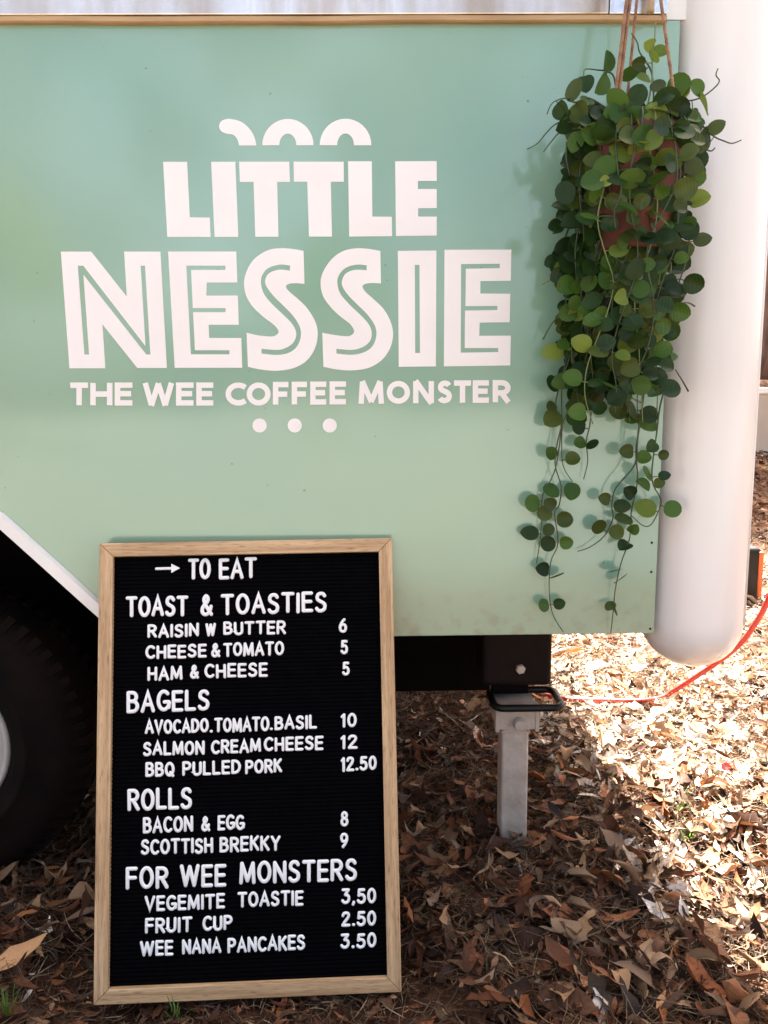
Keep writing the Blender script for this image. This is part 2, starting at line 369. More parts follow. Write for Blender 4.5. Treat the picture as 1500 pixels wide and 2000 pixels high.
def np_mesh(name, vs, fs, col=None, sm=True):
    me = bpy.data.meshes.new(name); k = fs.shape[1]
    me.vertices.add(len(vs)); me.vertices.foreach_set('co', np.asarray(vs, np.float32).ravel())
    me.loops.add(fs.size); me.loops.foreach_set('vertex_index', fs.astype(np.int32).ravel())
    me.polygons.add(len(fs)); me.polygons.foreach_set('loop_start', np.arange(0, fs.size, k, dtype=np.int32))
    me.polygons.foreach_set('loop_total', np.full(len(fs), k, np.int32))
    me.update(calc_edges=True)
    if col is not None:
        at = me.color_attributes.new('Col', 'FLOAT_COLOR', 'POINT')
        c4 = np.concatenate([col, np.ones((len(col), 1))], 1).astype(np.float32); at.data.foreach_set('color', c4.ravel())
    if sm: me.polygons.foreach_set('use_smooth', np.ones(len(fs), bool))
    me.validate(); return me
g = link('ground', np_mesh('ground', vs, fs), M['ground']); tag(g, kind='structure')

# ------------------------------------------------------------------ trailer
PB, PT = .611, 1.760            # bottom and top of green panel
PXR = .5645
tr = empty('coffee_trailer', (0, .9, 0), 'mint green coffee trailer with painted white lettering and a rounded white corner', 'trailer')
TO = (0, .9, 0)
def P2(px, py, Y=0.0):
    p = at_y(px, py, Y); return (p.x, p.z)
# wheel centre
WX = at_y(12, 1482, .10).x - .185; WR = .348; WZ = .338
# arch outline (panel cut-out), symmetric about the wheel
arch_r = [P2(-40, 985), P2(0, 1002), P2(26, 1022), P2(192, 1172), P2(232, 1208)]
arch_r.append((arch_r[-1][0]+.012, PB))
arch = [(2*WX-p[0], p[1]) for p in reversed(arch_r)] + arch_r
PXL = -2.6
panel = [(PXL, PB)] + arch + [(PXR, PB), (PXR+.0005, PT), (PXL, PT)]
panel = panel[:1] + [p for p in panel[1:]]
def fr(y0, y1): return lambda p, s: (p[0], y0 if s == 0 else y1, p[1])
pm = MB().prism(panel, [], fr(0, .012))
pan = pm.build('side_panel', M['green'], tr, TO, bevel=.0012)
tag(pan, 'mint green gloss painted side panel with white lettering')

# arch trim lip
def offs(poly, d):
    out = []
    for i, p in enumerate(poly):
        a = Vector(poly[max(i-1, 0)]); b = Vector(poly[min(i+1, len(poly)-1)])
        t = (b-a).normalized(); nrm = Vector((-t.y, t.x)); out.append((p[0]-nrm.x*d, p[1]-nrm.y*d))
    return out
path = catmull(arch_r[:4], 5) + arch_r[4:]
full = [(2*WX-p[0], p[1]) for p in reversed(path)] + path
inner = [(p[0]-.0, p[1]) for p in offs(full, .024)]
outer = offs(full, -.003)
mb = MB(); k = len(full)
vsx = []
for i in range(k):
    (ox, oz), (ix, iz) = outer[i], inner[i]
    vsx += [(ox, -.002, oz), (ox*.85+ix*.15, -.011, oz*.85+iz*.15), (ox*.1+ix*.9, -.013, oz*.1+iz*.9), (ix, -.008, iz), (ix, .03, iz), (ox, .03, oz)]
fsx = []
for i in range(k-1):
    for j in range(6):
        a, b = i*6+j, i*6+(j+1) % 6; fsx.append((a, a+6, b+6, b))
mb.add(vsx, fsx).build('wheel_arch_trim', M['white'], tr, TO, sm=False)
# wheel well liner (dark)
mb = MB(); ins = offs(full, .020)
for (x0, z0), (x1, z1) in zip(ins[:-1], ins[1:]):
    mb.add([(x0, .03, z0), (x1, .03, z1), (x1, .50, z1), (x0, .50, z0)], [(0, 1, 2, 3)])
mb.build('wheel_well', M['darksteel'], tr, TO)
mb = MB(); mb.box((PXL, .50, .30), (.31, .56, .95)); mb.build('inner_skirt', M['black'], tr, TO)

# body shell: back wall, roof, end walls, floor, upper side
mb = MB()
mb.box((PXL, 1.88, PB+.01), (.66, 1.92, 2.45)); mb.box((PXL, .013, 2.45), (.72, 1.92, 2.49))
mb.box((PXL-.03, .013, PB+.01), (PXL, 1.92, 2.45)); mb.box((.69, .12, PB+.03), (.74, 1.86, 2.45))
mb.box((arch_r[-1][0]+.02, .016, PB+.004), (.555, 1.87, PB+.030)); mb.box((PXL, .56, PB+.004), (arch_r[-1][0]+.0, 1.87, PB+.030))
mb.build('body_shell', M['white'], tr, TO)
mb = MB().box((PXL, .014, PT+.008), (.62, .05, 2.44)); mb.build('upper_side_wall', M['white'], tr, TO)

# rounded white front corner post
cx = at_y(1360, 1000, .05).x
CR = .103; CY = .070
cl = at_y(1262, 1240, CY).x; crr = at_y(1462, 1120, CY).x
prof = []
zb = at_y(1375, 1302, CY-.02).z
CX = (at_y(1490, 300, CY).x - CR*1.0 + at_y(1457, 1120, CY).x - CR)/2 - .002
RZ = .10
for i in range(9):
    a = i/8*math.pi/2; prof.append((max(.0005, CR*math.sin(a)), zb+RZ*(1-math.cos(a))))
prof += [(CR, z) for z in (zb+RZ+.02, .9, 1.2, 1.6, 2.0, 2.46)]
mb = MB().lathe(prof, 64, (CX, CY, 0)); o = mb.build('rounded_corner', M['white'], tr, TO, sm=True)
# thin flange down the right side of the corner, and sealing bead next to the panel
ma_ = math.radians(-33); mx_, my_ = CX+CR*math.cos(ma_), CY+CR*math.sin(ma_)
MB().tube([(mx_, my_, z) for z in (zb+.10, .9, 1.3, 1.8, 2.44)], .0032, 8).build('corner_seam', M['white'], tr, TO, sm=True)
MB().box((CX+CR-.016, CY-.002, zb+.09), (CX+CR+.008, CY+.012, 2.44)).build('corner_flange', M['white'], tr, TO, bevel=.002)

# beading and aluminium ledge above the panel
zt0 = at_y(600, 44, -.01).z; zt1 = at_y(600, 30, -.01).z; xr = at_y(1303, 35, -.01).x
mb = MB()
prof2 = [(-.000, zt0), (-.010, zt0), (-.0135, zt0+.002), (-.0135, zt0+.0035), (-.0095, zt0+.005), (-.009, zt1), (-.0, zt1)]
n2 = 60; vv = []; 
for i in range(n2+1):
    x = PXL + (xr-PXL)*i/n2; wv = .0006*math.sin(x*7)+.0005*math.sin(x*19)
    vv += [(x, .0+y, z+wv) for y, z in prof2]
ff = [(i*7+j, i*7+(j+1) % 7, (i+1)*7+(j+1) % 7, (i+1)*7+j) for i in range(n2) for j in range(7)]
ff += [tuple(range(6, -1, -1)), tuple(n2*7+j for j in range(7))]
mb.add(vv, ff).build('beading', M['beading'], tr, TO)
zs = zt1+.0012; xsm = at_y(1190, 15, -.012).x
MB().box((PXL, -.012, zs), (xsm-.001, .013, zs+.22)).build('aluminium_ledge', M['metal'], tr, TO, bevel=.0015)
o = MB().box((xsm+.0012, -.0115, zs), (xr, .013, zs+.22)).build('aluminium_ledge_end', M['foil'], tr, TO, bevel=.0015); tag(o, 'crumpled shiny aluminium end piece')
p = at_y(1270, 26, -.03)
mb = MB().lathe([(.0003, 0), (.0062, .0005), (.0075, .002), (.0068, .006), (.0068, .16)], 14, (p.x, -.03, p.z)); mb.build('wooden_peg', M['peg'], tr, TO, sm=True)
# screws and the vertical rivets at the edge of the panel
for px, py in ((1270, 1228), (1272, 1117), (1273, 1060), (1274, 980), (1300, 60)):
    p = at_y(px, py, 0)
    MB().lathe([(.0025, 0), (.0022, .0008), (.0003, .0014)], 10).build('screw', M['darksteel'], tr)
    s = C.objects[-1]; s.location = Vector((p.x, -.0002, p.z)) - Vector(TO); s.rotation_euler = (math.pi/2, 0, 0)

# ---- painted lettering on the side panel (sub-parts of the panel)
def crop(ox, oy, sc): return lambda x, y: (ox + x/sc, oy + y/sc)
r1 = crop(100, 200, 1500/460); r2 = crop(440, 200, 1500/580); r3 = crop(100, 470, 1500/460); r4 = crop(460, 470, 1500/560)
def painted(cr_, poly, holes=(), h=.0007):
    f = lambda pl: [P2(*cr_(x, y)) for x, y in pl]
    mb = MB().prism(f(poly), [f(hh) for hh in holes], fr(-h, .0005))
    return mb.build('painted_letter', M['vinyl'], pan, TO)
painted(r1, [(713,379),(866,379),(883,732),(1010,734),(1016,857),(740,857)])
painted(r1, [(1019,379),(1173,379),(1192,857),(1041,857)])
painted(r2, [(70,300),(323,300),(327,402),(262,402),(269,679),(152,679),(143,402),(74,402)])
painted(r2, [(345,300),(598,300),(599,401),(533,401),(539,678),(423,678),(414,401),(347,401)])
painted(r2, [(620,298),(740,298),(743,577),(841,578),(843,676),(626,678)])
painted(r2, [(858,298),(1068,297),(1068,397),(973,397),(973,438),(1068,438),(1068,534),(974,535),(974,577),(1068,577),(1068,673),(862,675)])
def arcpts(cx_, cy_, rx, ry, a0, a1, n=18):
    return [(cx_+rx*math.cos(math.radians(a0+(a1-a0)*i/n)), cy_-ry*math.sin(math.radians(a0+(a1-a0)*i/n))) for i in range(n+1)]
for c0, c1, i0, i1, top, itop in ((187, 446, 273, 359, 84, 158), (477, 738, 565, 650, 83, 157)):
    o_ = arcpts((c0+c1)/2, 217, (c1-c0)/2, 217-top, 180, 0); i_ = arcpts((i0+i1)/2, 217, (i1-i0)/2, 217-itop, 0, 180)
    q = painted(r2, o_+i_); q.name = 'painted_hump'
q = painted(r1, catmull([(1197,275),(1185,235),(1160,207),(1120,200),(1085,185),(1070,155),(1082,122),(1110,109),(1145,107),(1210,124),(1262,168),(1294,220),(1307,275)], 5)); q.name = 'painted_tail'
painted(r3, [(62,70),(255,70),(482,357),(465,70),(696,70),(737,811),(549,811),(327,533),(345,813),(117,813)],
        [[(170,160),(205,160),(601,672),(570,160),(598,160),(632,725),(606,725),(206,218),(242,725),(212,725)]])
painted(r3, [(745,70),(1179,70),(1186,267),(991,267),(988,350),(1189,350),(1195,536),(1003,536),(1007,620),(1211,620),(1217,810),(787,810)],
        [[(861,160),(1110,160),(1110,187),(891,187),(902,430),(1111,430),(1111,456),(904,456),(916,698),(1135,698),(1135,724),(890,724)]])
def segs(*ss):
    out = []
    for s in ss:
        q = catmull(s, 5) if len(s) > 2 else list(s)
        if out and (abs(out[-1][0]-q[0][0])+abs(out[-1][1]-q[0][1]) < .01): q = q[1:]
        out += q
    return out
S1 = segs([(356,54),(300,44),(235,40),(170,50),(105,90),(65,145),(45,215),(55,285),(90,345),(145,398),(200,440),(224,470),(218,490),(190,501),(120,496),(58,482)], [(58,482),(65,660)],
          [(65,660),(130,674),(215,681),(300,668),(370,630),(415,565),(430,495),(420,430),(380,360),(330,308),(285,270),(264,243),(275,228),(310,223),(361,227)])
H1 = segs([(285,130),(230,126),(170,145),(138,185),(134,230),(150,280),(190,330),(250,388),(300,440),(318,487),(305,530),(270,558),(220,572),(136,566)], [(136,566),(136,590)],
          [(136,590),(215,598),(280,586),(322,553),(342,500),(335,448),(300,392),(250,340),(195,285),(160,235),(157,200),(180,168),(230,152),(285,157)])
painted(r4, S1, [H1])
S2 = segs([(758,54),(700,44),(635,40),(565,54),(505,95),(460,160),(445,220),(458,290),(500,350),(550,398),(598,435),(620,470),(612,490),(585,500),(520,494),(454,482)], [(454,482),(460,660)],
          [(460,660),(530,674),(610,679),(695,666),(765,625),(810,560),(824,490),(812,425),(775,358),(722,306),(682,270),(665,243),(675,228),(710,222),(761,224)])
H2 = segs([(686,129),(630,126),(573,145),(538,187),(534,230),(550,280),(600,338),(655,390),(700,442),(713,487),(702,527),(665,557),(610,572),(528,566)], [(528,566),(528,591)],
          [(528,591),(610,597),(675,583),(718,550),(737,495),(728,443),(690,387),(635,332),(585,280),(558,235),(560,200),(580,170),(625,153),(686,155)])
painted(r4, S2, [H2])
painted(r4, [(849,54),(1051,52),(1048,658),(854,660)], [[(938,127),(962,127),(965,588),(940,588)]])
painted(r4, [(1093,48),(1443,47),(1440,210),(1281,212),(1281,277),(1437,278),(1434,427),(1277,429),(1275,498),(1440,497),(1437,653),(1090,658)],
        [[(1180,123),(1382,121),(1382,144),(1205,147),(1203,343),(1370,342),(1370,363),(1201,366),(1199,562),(1374,562),(1374,583),(1178,586)]])
for x in (126, 310, 493):
    q = painted(r4, arcpts(x, 967, 37, 37, 0, 360*31/32, 31)); q.name = 'painted_dot'

# stroke font: x 0..w, y 0 (bottom)..1 (top).  's' smooth open, 'c' smooth closed, 'l' straight
def ell(cx_, cy_, rx, ry, a0, a1, n=12): return [(cx_+rx*math.cos(math.radians(a0+(a1-a0)*i/n)), cy_+ry*math.sin(math.radians(a0+(a1-a0)*i/n))) for i in range(n+1)]
FONT = {
 'A': (.62, [('l',[(0,0),(.31,1),(.62,0)]), ('l',[(.13,.34),(.49,.34)])]),
 'B': (.52, [('l',[(0,0),(0,1)]), ('l',[(0,1),(.22,1)]+ell(.24,.77,.22,.23,90,-90,9)+[(0,.54)]), ('l',[(.2,.54)]+ell(.26,.27,.26,.27,90,-90,10)+[(0,0)])]),
 'C': (.55, [('l', ell(.32,.5,.32,.5,48,312,20))]),
 'D': (.55, [('l',[(0,0),(0,1)]), ('l',[(0,1),(.12,1)]+ell(.17,.5,.38,.5,90,-90,16)+[(0,0)])]),
 'E': (.46, [('l',[(0,0),(0,1)]), ('l',[(0,1),(.46,1)]), ('l',[(0,.52),(.42,.52)]), ('l',[(0,0),(.46,0)])]),
 'F': (.46, [('l',[(0,0),(0,1)]), ('l',[(0,1),(.46,1)]), ('l',[(0,.52),(.42,.52)])]),
 'G': (.58, [('l', ell(.32,.5,.32,.5,48,345,22)), ('l',[(.36,.42),(.60,.42)]), ('l',[(.60,.42),(.60,.12)])]),
 'H': (.54, [('l',[(0,0),(0,1)]), ('l',[(.54,0),(.54,1)]), ('l',[(0,.5),(.54,.5)])]),
 'I': (.02, [('l',[(.01,0),(.01,1)])]),
 'K': (.52, [('l',[(0,0),(0,1)]), ('l',[(.50,1),(.02,.42)]), ('l',[(.16,.58),(.52,0)])]),
 'L': (.44, [('l',[(0,1),(0,0)]), ('l',[(0,0),(.44,0)])]),
 'M': (.72, [('l',[(0,0),(.05,1)]), ('l',[(.05,1),(.36,.1)]), ('l',[(.36,.1),(.67,1)]), ('l',[(.67,1),(.72,0)])]),
 'N': (.56, [('l',[(0,0),(0,1)]), ('l',[(0,1),(.56,0)]), ('l',[(.56,0),(.56,1)])]),
 'O': (.60, [('c', ell(.30,.5,.30,.5,90,90+360*23/24,23))]),
 'P': (.50, [('l',[(0,0),(0,1)]), ('l',[(0,1),(.24,1)]+ell(.25,.73,.25,.27,90,-90,10)+[(0,.46)])]),
 'Q': (.60, [('c', ell(.30,.5,.30,.5,90,90+360*23/24,23)), ('l',[(.36,.24),(.58,-.04)])]),
 'R': (.52, [('l',[(0,0),(0,1)]), ('l',[(0,1),(.24,1)]+ell(.25,.74,.25,.26,90,-90,10)+[(0,.48)]), ('l',[(.24,.48),(.52,0)])]),
 'S': (.50, [('s', [(.46,.86),(.38,.97),(.25,1),(.11,.95),(.04,.80),(.08,.64),(.25,.53),(.42,.42),(.48,.26),(.42,.08),(.25,0),(.10,.03),(.01,.14)])]),
 'T': (.56, [('l',[(0,1),(.56,1)]), ('l',[(.28,1),(.28,0)])]),
 'U': (.52, [('l',[(0,1),(0,.28)]+ell(.26,.28,.26,.28,180,360,12)+[(.52,1)])]),
 'V': (.60, [('l',[(0,1),(.30,0),(.60,1)])]),
 'W': (.92, [('l',[(0,1),(.22,0)]), ('l',[(.22,0),(.46,.96)]), ('l',[(.46,.96),(.70,0)]), ('l',[(.70,0),(.92,1)])]),
 'Y': (.56, [('l',[(0,1),(.28,.48)]), ('l',[(.56,1),(.28,.48)]), ('l',[(.28,.48),(.28,0)])]),
 '&': (.66, [('s', [(.64,0),(.36,.36),(.18,.66),(.16,.86),(.29,1),(.42,.88),(.38,.70),(.18,.52),(.04,.34),(.04,.12),(.22,0),(.42,.06),(.56,.24),(.62,.42)])]),
 '0': (.46, [('c', ell(.23,.5,.23,.5,90,90+360*23/24,23))]),
 '1': (.16, [('l',[(0,.82),(.14,1)]), ('l',[(.14,1),(.14,0)])]),
 '2': (.46, [('s',[(.02,.78),(.08,.94),(.23,1),(.39,.94),(.43,.76),(.34,.54),(.15,.26),(.01,.0)]), ('l',[(.01,0),(.46,0)])]),
 '3': (.46, [('l',[(.03,1),(.42,1)]), ('l',[(.42,1),(.20,.62)]), ('s',[(.20,.62),(.36,.57),(.45,.42),(.43,.18),(.32,.03),(.18,0),(.06,.06),(.0,.16)])]),
 '5': (.46, [('l',[(.42,1),(.08,1)]), ('l',[(.08,1),(.05,.56)]), ('s',[(.05,.56),(.22,.63),(.38,.56),(.46,.34),(.40,.10),(.22,0),(.08,.05),(.0,.16)])]),
 '6': (.48, [('s',[(.34,1),(.16,.76),(.03,.46),(.03,.20),(.12,.04),(.25,0),(.40,.06),(.47,.28),(.40,.52),(.25,.58),(.11,.52),(.03,.34)])]),
 '8': (.48, [('c', ell(.24,.77,.19,.23,90,90+360*17/18,17)), ('c', ell(.24,.27,.24,.27,90,90+360*17/18,17))]),
 '9': (.48, [('s',[(.14,0),(.32,.24),(.45,.54),(.45,.80),(.36,.96),(.23,1),(.08,.94),(.01,.72),(.08,.48),(.23,.42),(.37,.48),(.45,.66)])]),
 '.': (.06, [('l',[(.02,.03),(.05,.03)])]),
 ',': (.08, [('l',[(.06,.05),(.01,-.12)])]),
}
def stroke_paths(ch):
    out = []
    for kind, P in FONT[ch][1]:
        if kind == 's': out.append((catmull(P, 4), False))
        elif kind == 'c': out.append((P, True))
        else: out.append((P, False))
    return out
def sweep(mb, pts, closed, r, sec, base, round_caps, conv):
    """pts 2D metres; sec list of (offset fraction, height); conv(x,z,h)->3D"""
    k = len(pts); V = [Vector(p) for p in pts]; st = []
    for i in range(k):
        if closed: a, b = V[i-1], V[(i+1) % k]; d1 = (V[i]-a).normalized(); d2 = (b-V[i]).normalized()
        else:
            d1 = (V[i]-V[i-1]).normalized() if i else (V[1]-V[0]).normalized()
            d2 = (V[i+1]-V[i]).normalized() if i < k-1 else d1
        t = (d1+d2); t = t.normalized() if t.length > 1e-6 else d1
        c = max(.45, t.dot(d1)); n = Vector((-t.y, t.x))
        st.append((V[i], n, 1/c, t))
    rows = []
    if not closed and round_caps:
        for a in (80, 55, 28):
            s_ = math.sin(math.radians(a)); c_ = math.cos(math.radians(a))
            rows.append((st[0][0]-st[0][3]*r*s_, st[0][1], c_, c_))
    for p, n, wd, t in st: rows.append((p, n, wd, 1))
    if not closed and round_caps:
        for a in (28, 55, 80):
            s_ = math.sin(math.radians(a)); c_ = math.cos(math.radians(a))
            rows.append((st[-1][0]+st[-1][3]*r*s_, st[-1][1], c_, c_))
    m_ = len(sec); vs_ = []
    for p, n, wd, hs in rows:
        for o_, h_ in sec:
            q = p + n*(o_*r*wd); vs_.append(conv(q.x, q.y, base + h_*(hs if round_caps else 1)))
    fs_ = []; R_ = len(rows)
    for i in range(R_ if closed else R_-1):
        j = (i+1) % R_
        for s_ in range(m_-1): fs_.append((i*m_+s_, i*m_+s_+1, j*m_+s_+1, j*m_+s_))
    if not closed: fs_.append(tuple(range(m_-1, -1, -1))); fs_.append(tuple((R_-1)*m_+s_ for s_ in range(m_)))
    mb.add(vs_, fs_)
def letters(word, quad, place, r, sec, round_caps, conv, build, gap=.2, jit=0):
    """quad: x0,x1, yt0,yt1, yb0,yb1 in photo px;  place(px,py)->2D metres"""
    x0, x1, t0, t1, b0, b1 = quad
    ws = [FONT[c][0] for c in word]; g_ = gap
    tot = sum(ws) + g_*(len(word)-1); pos = 0
    inset = r*.9 # metres -> handled below
    for c, w_ in zip(word, ws):
        ja = rnd.gauss(0, jit); jt = rnd.gauss(0, jit*.012)
        mb = MB(); base = 0
        for si_, (pts, cl) in enumerate(stroke_paths(c)):
            P = []
            for (x, y) in pts:
                u = (pos + x + jt*(y-.5))/tot if tot > 0 else .5
                px = x0+(x1-x0)*u; top = t0+(t1-t0)*u; bot = b0+(b1-b0)*u
                P.append(place(px, bot+(top-bot)*y + ja))
            if not round_caps and not cl:
                e0 = r if (c in 'EFR' and si_ in (1, 3)) or (c == 'F' and si_ == 1) else .2*r if c in 'NMW' and si_ in (1, 2) and not (c == 'N' and si_ == 2) else 0
                e1 = e0 if c in 'NMW' else 0
                v0 = (Vector(P[0])-Vector(P[1])).normalized()*e0; v1 = (Vector(P[-1])-Vector(P[-2])).normalized()*e1
                P[0] = tuple(Vector(P[0])+v0); P[-1] = tuple(Vector(P[-1])+v1)
            sweep(mb, P, cl, r, sec, base, round_caps, conv); base += .00012
        build(c, mb); pos += w_ + g_
FLAT = [(-1, 0), (-1, .0007), (1, .0007), (1, 0)]
def bl(c, mb): mb.build('painted_letter', M['vinyl'], pan, TO)
cv = lambda x, z, h: (x, -h, z)
RT_ = .0052; ipx = 5.0
def tag_word(word, cr_, xa, xb, ta, tb, ba, bb, gap=.22):
    (X0, T0), (X1, T1) = cr_(xa, ta), cr_(xb, tb); B0, B1 = cr_(xa, ba)[1], cr_(xb, bb)[1]
    letters(word, (X0+ipx, X1-ipx, T0+ipx, T1+ipx, B0-ipx, B1-ipx), lambda a, b: P2(a, b), RT_, FLAT, False, cv, bl, gap)
# letter positions measured one by one on the panel
for ch, a, b in (('T',122,235),('H',252,388),('E',408,518),('W',583,783),('E',798,907),('E',927,1033),('C',1113,1240),('O',1248,1395)):
    (X0, T0), (X1, B1) = r3(a, 906), r3(b, 1048)
    e_ = 4.5; ex0 = 4.5 if ch not in 'TW' else (0 if ch == 'T' else 5); ex1 = 0 if ch in 'TEFC' else ex0
    letters(ch, (X0+ex0, X1-ex1, T0+e_*(ch in 'TEFCO'), T0+e_*(ch in 'TEFCO'), B1-e_*(ch in 'ECO'), B1-e_*(ch in 'ECO')), lambda a_, b_: P2(a_, b_), RT_, FLAT, False, cv, bl)
for ch, a, b in (('F',198,277),('F',296,374),('E',393,475),('E',494,578),('M',645,775),('O',793,911),('N',931,1036),('S',1057,1132),('T',1143,1232),('E',1243,1325),('R',1347,1433)):
    k_ = (a-200)/1200; tp = 741-10*k_; bt = 858-13*k_
    (X0, T0), (X1, B1) = r4(a, tp), r4(b, bt)
    e_ = 4.5; ex0 = 0 if ch == 'T' else 4.5; ex1 = 0 if ch in 'TEF' else (2 if ch == 'R' else ex0)
    letters(ch, (X0+ex0, X1-ex1, T0+e_*(ch in 'TEFCOSR'), T0+e_*(ch in 'TEFCOSR'), B1-e_*(ch in 'ECOS'), B1-e_*(ch in 'ECOS')), lambda a_, b_: P2(a_, b_), RT_, FLAT, False, cv, bl)

# ------------------------------------------------------------------ under the trailer
pa = at_y(950, 1240, .24); pb = at_y(1078, 1340, .24)
mb = MB().box((pa.x-.01, .24, pb.z), (pb.x, .36, PB-.002)); mb.build('chassis_bracket', M['darksteel'], tr, TO, bevel=.012, bseg=3)
MB().box((pa.x+.0, .232, PB-.065), (pb.x-.006, .2395, PB-.060)).build('bracket_rib', M['darksteel'], tr, TO)
def hexbolt(name, p, r, L_, mat_, parent, org, n=6):
    mb = MB(); vs_ = []
    for y, rr in ((p.y, r), (p.y-L_*.75, r), (p.y-L_, r*.85)):
        for k in range(n):
            a = 2*math.pi*k/n+.2; vs_.append((p.x+rr*math.cos(a), y, p.z+rr*math.sin(a)))
    fs_ = [(i*n+k, i*n+(k+1) % n, (i+1)*n+(k+1) % n, (i+1)*n+k) for i in range(2) for k in range(n)] + [tuple(2*n+k for k in range(n))]
    return mb.add(vs_, fs_).build(name, mat_, parent, org)
hexbolt('bolt', at_y(1016, 1306, .24), .0115, .010, M['galv'], tr, TO)
MB().box((-2.4, .62, .40), (.27, .70, PB)).build('chassis_rail', M['black'], tr, TO)
MB().box((-1.0, 1.0, .34), (.20, 1.5, PB)).build('water_tank', M['black'], tr, TO, bevel=.02)

# drop-down steel leg with clamp and black crank loop
jl = at_z(1003, 1648, 0.0); JY = jl.y
jack = empty('stabiliser_leg', (jl.x, JY, 0), 'square galvanised steel stabiliser leg with clamp and black loop handle under the trailer', 'trailer leg')
JO = (jl.x, JY, 0)
q0 = at_y(980, 1440, JY-.03); q1 = at_y(1033, 1440, JY-.03); wj = (q1.x-q0.x); jx = (q0.x+q1.x)/2
ztop = at_y(1010, 1425, JY-.03).z
c0 = at_y(971, 1426, JY-.045); c1 = at_y(1050, 1388, JY-.045)
MB().box((jx-wj/2, JY-.03, -.02), (jx+wj/2, JY+.03, c1.z)).build('square_tube', M['galv'], jack, JO, bevel=.006, bseg=3)
c0 = at_y(971, 1426, JY-.045); c1 = at_y(1050, 1388, JY-.045)
MB().box((jx-wj/2-.002, JY-.032, .30), (jx+wj/2+.002, JY+.032, .306)).build('weld_seam', M['galv'], jack, JO, bevel=.002)
MB().box((c0.x, JY-.045, c0.z), (c1.x, JY+.045, c1.z+.012)).build('clamp', M['galv'], jack, JO, bevel=.002)
MB().box((c0.x-.004, JY-.048, c0.z-.004), (c0.x+.004, JY-.02, c1.z+.012)).build('clamp_rib', M['galv'], jack, JO)
MB().box((c1.x-.004, JY-.048, c0.z-.004), (c1.x+.004, JY-.02, c1.z+.012)).build('clamp_rib', M['galv'], jack, JO)
bp_ = at_y(1013, 1411, JY-.046)
hexbolt('clamp_bolt', bp_, .0135, .020, M['galv'], jack, JO, 20)
# loop: rounded horizontal rectangle
hz = at_y(1040, 1383, JY-.075).z
lx0 = at_y(968, 1383, JY-.075).x; lx1 = at_y(1098, 1380, JY-.06).x; ly0 = JY-.075; ly1 = JY+.04
loop = []
rc = .022
for cxx, cyy, a0 in ((lx1-rc, ly0+rc, -90), (lx1-rc, ly1-rc, 0), (lx0+rc, ly1-rc, 90), (lx0+rc, ly0+rc, 180)):
    for i in range(6): a = math.radians(a0+i*18); loop.append((cxx+rc*math.cos(a), cyy+rc*math.sin(a), hz))
loop.append(loop[0])
MB().tube(loop, .0085, 12, False).build('loop_handle', M['handle'], jack, JO, sm=True)
MB().box((jx-.05, JY+.0, hz+.006), (jx+.035, JY+.03, .50)).build('mounting_plate', M['black'], jack, JO)

# wheel
wh = empty('trailer_wheel', (WX, .20, WZ), 'black tyre with white rim half hidden at the left edge', 'wheel')
def wheel_lathe(prof, n=72):   # prof: (r, y)
    prof = [(r if r < .235 else .235+(r-.235)*1.25, y) for r, y in prof]
    vs_ = []
    for r, y in prof:
        for k in range(n):
            a = 2*math.pi*k/n; vs_.append((r*math.cos(a), y, r*math.sin(a)))
    fs_ = [(i*n+k, (i+1)*n+k, (i+1)*n+(k+1) % n, i*n+(k+1) % n) for i in range(len(prof)-1) for k in range(n)]
    return MB().add(vs_, fs_)
wheel_lathe([(.178, -.055), (.190, -.085), (.205, -.095), (.222, -.099), (.225, -.102), (.232, -.102), (.235, -.099), (.27, -.098), (.295, -.088), (.308, -.078), (.319, -.062), (.325, -.03), (.325, .03), (.315, .07), (.28, .095), (.19, .085)]).build('tyre', M['rubber'], wh, sm=True)
mb = MB()
for k in range(60):
    a = 2*math.pi*k/60; c_, s_ = math.cos(a), math.sin(a)
    for side in (-1, 1):
        pts8 = []
        for rr0, y in ((.300, side*.090), (.327, side*.064), (.328, side*.022), (.318, side*.022)):
            for da in (-.026, .026):
                aa = a+da+(.03 if side > 0 else 0); rr = .235+(rr0-.235)*1.25; pts8.append((rr*math.cos(aa), y, rr*math.sin(aa)))
        mb.add(pts8, [(0,1,3,2),(2,3,5,4),(4,5,7,6),(0,2,4,6),(1,7,5,3)])
o = mb.build('tread_blocks', M['rubber'], wh); tag(o, kind='stuff')
wheel_lathe([(.02, -.040), (.05, -.042), (.07, -.030), (.115, -.026), (.140, -.040), (.150, -.062), (.160, -.070), (.166, -.066), (.171, -.080), (.178, -.088), (.183, -.088), (.186, -.080), (.186, .08)]).build('rim', M['rim'], wh, sm=True)

# ------------------------------------------------------------------ menu board
BW, BH, BT = .5631, .8427, .028
lean, byaw, broll = math.radians(13.38), math.radians(1.67), math.radians(.12)
ex = Vector((1, 0, 0)); ez = Vector((0, math.sin(lean), math.cos(lean)))
ex, ez = ex*math.cos(broll)+ez*math.sin(broll), ez*math.cos(broll)-ex*math.sin(broll)
Zb = Matrix.Rotation(byaw, 3, 'Z'); ex = Zb @ ex; ez = Zb @ ez; ey = ez.cross(ex)   # ey points away from viewer
bo = Vector((-.2399, -.2249, CAM.z-1.0839))
bm_ = Matrix((ex, ey, ez)).transposed().to_4x4(); bm_.translation = bo
board = empty('menu_letterboard', bo, 'oak framed black felt letterboard menu leaning against the green trailer', 'menu board')
board.matrix_world = bm_; binv = bm_.inverted()
def bp2(px, py):
    q = binv @ on_plane(px, py, bo + ey*.010, ey); return (q.x, q.z)
ins_ = [bp2(222, 1086), bp2(742, 1077), bp2(756, 1907), bp2(214, 1926)]
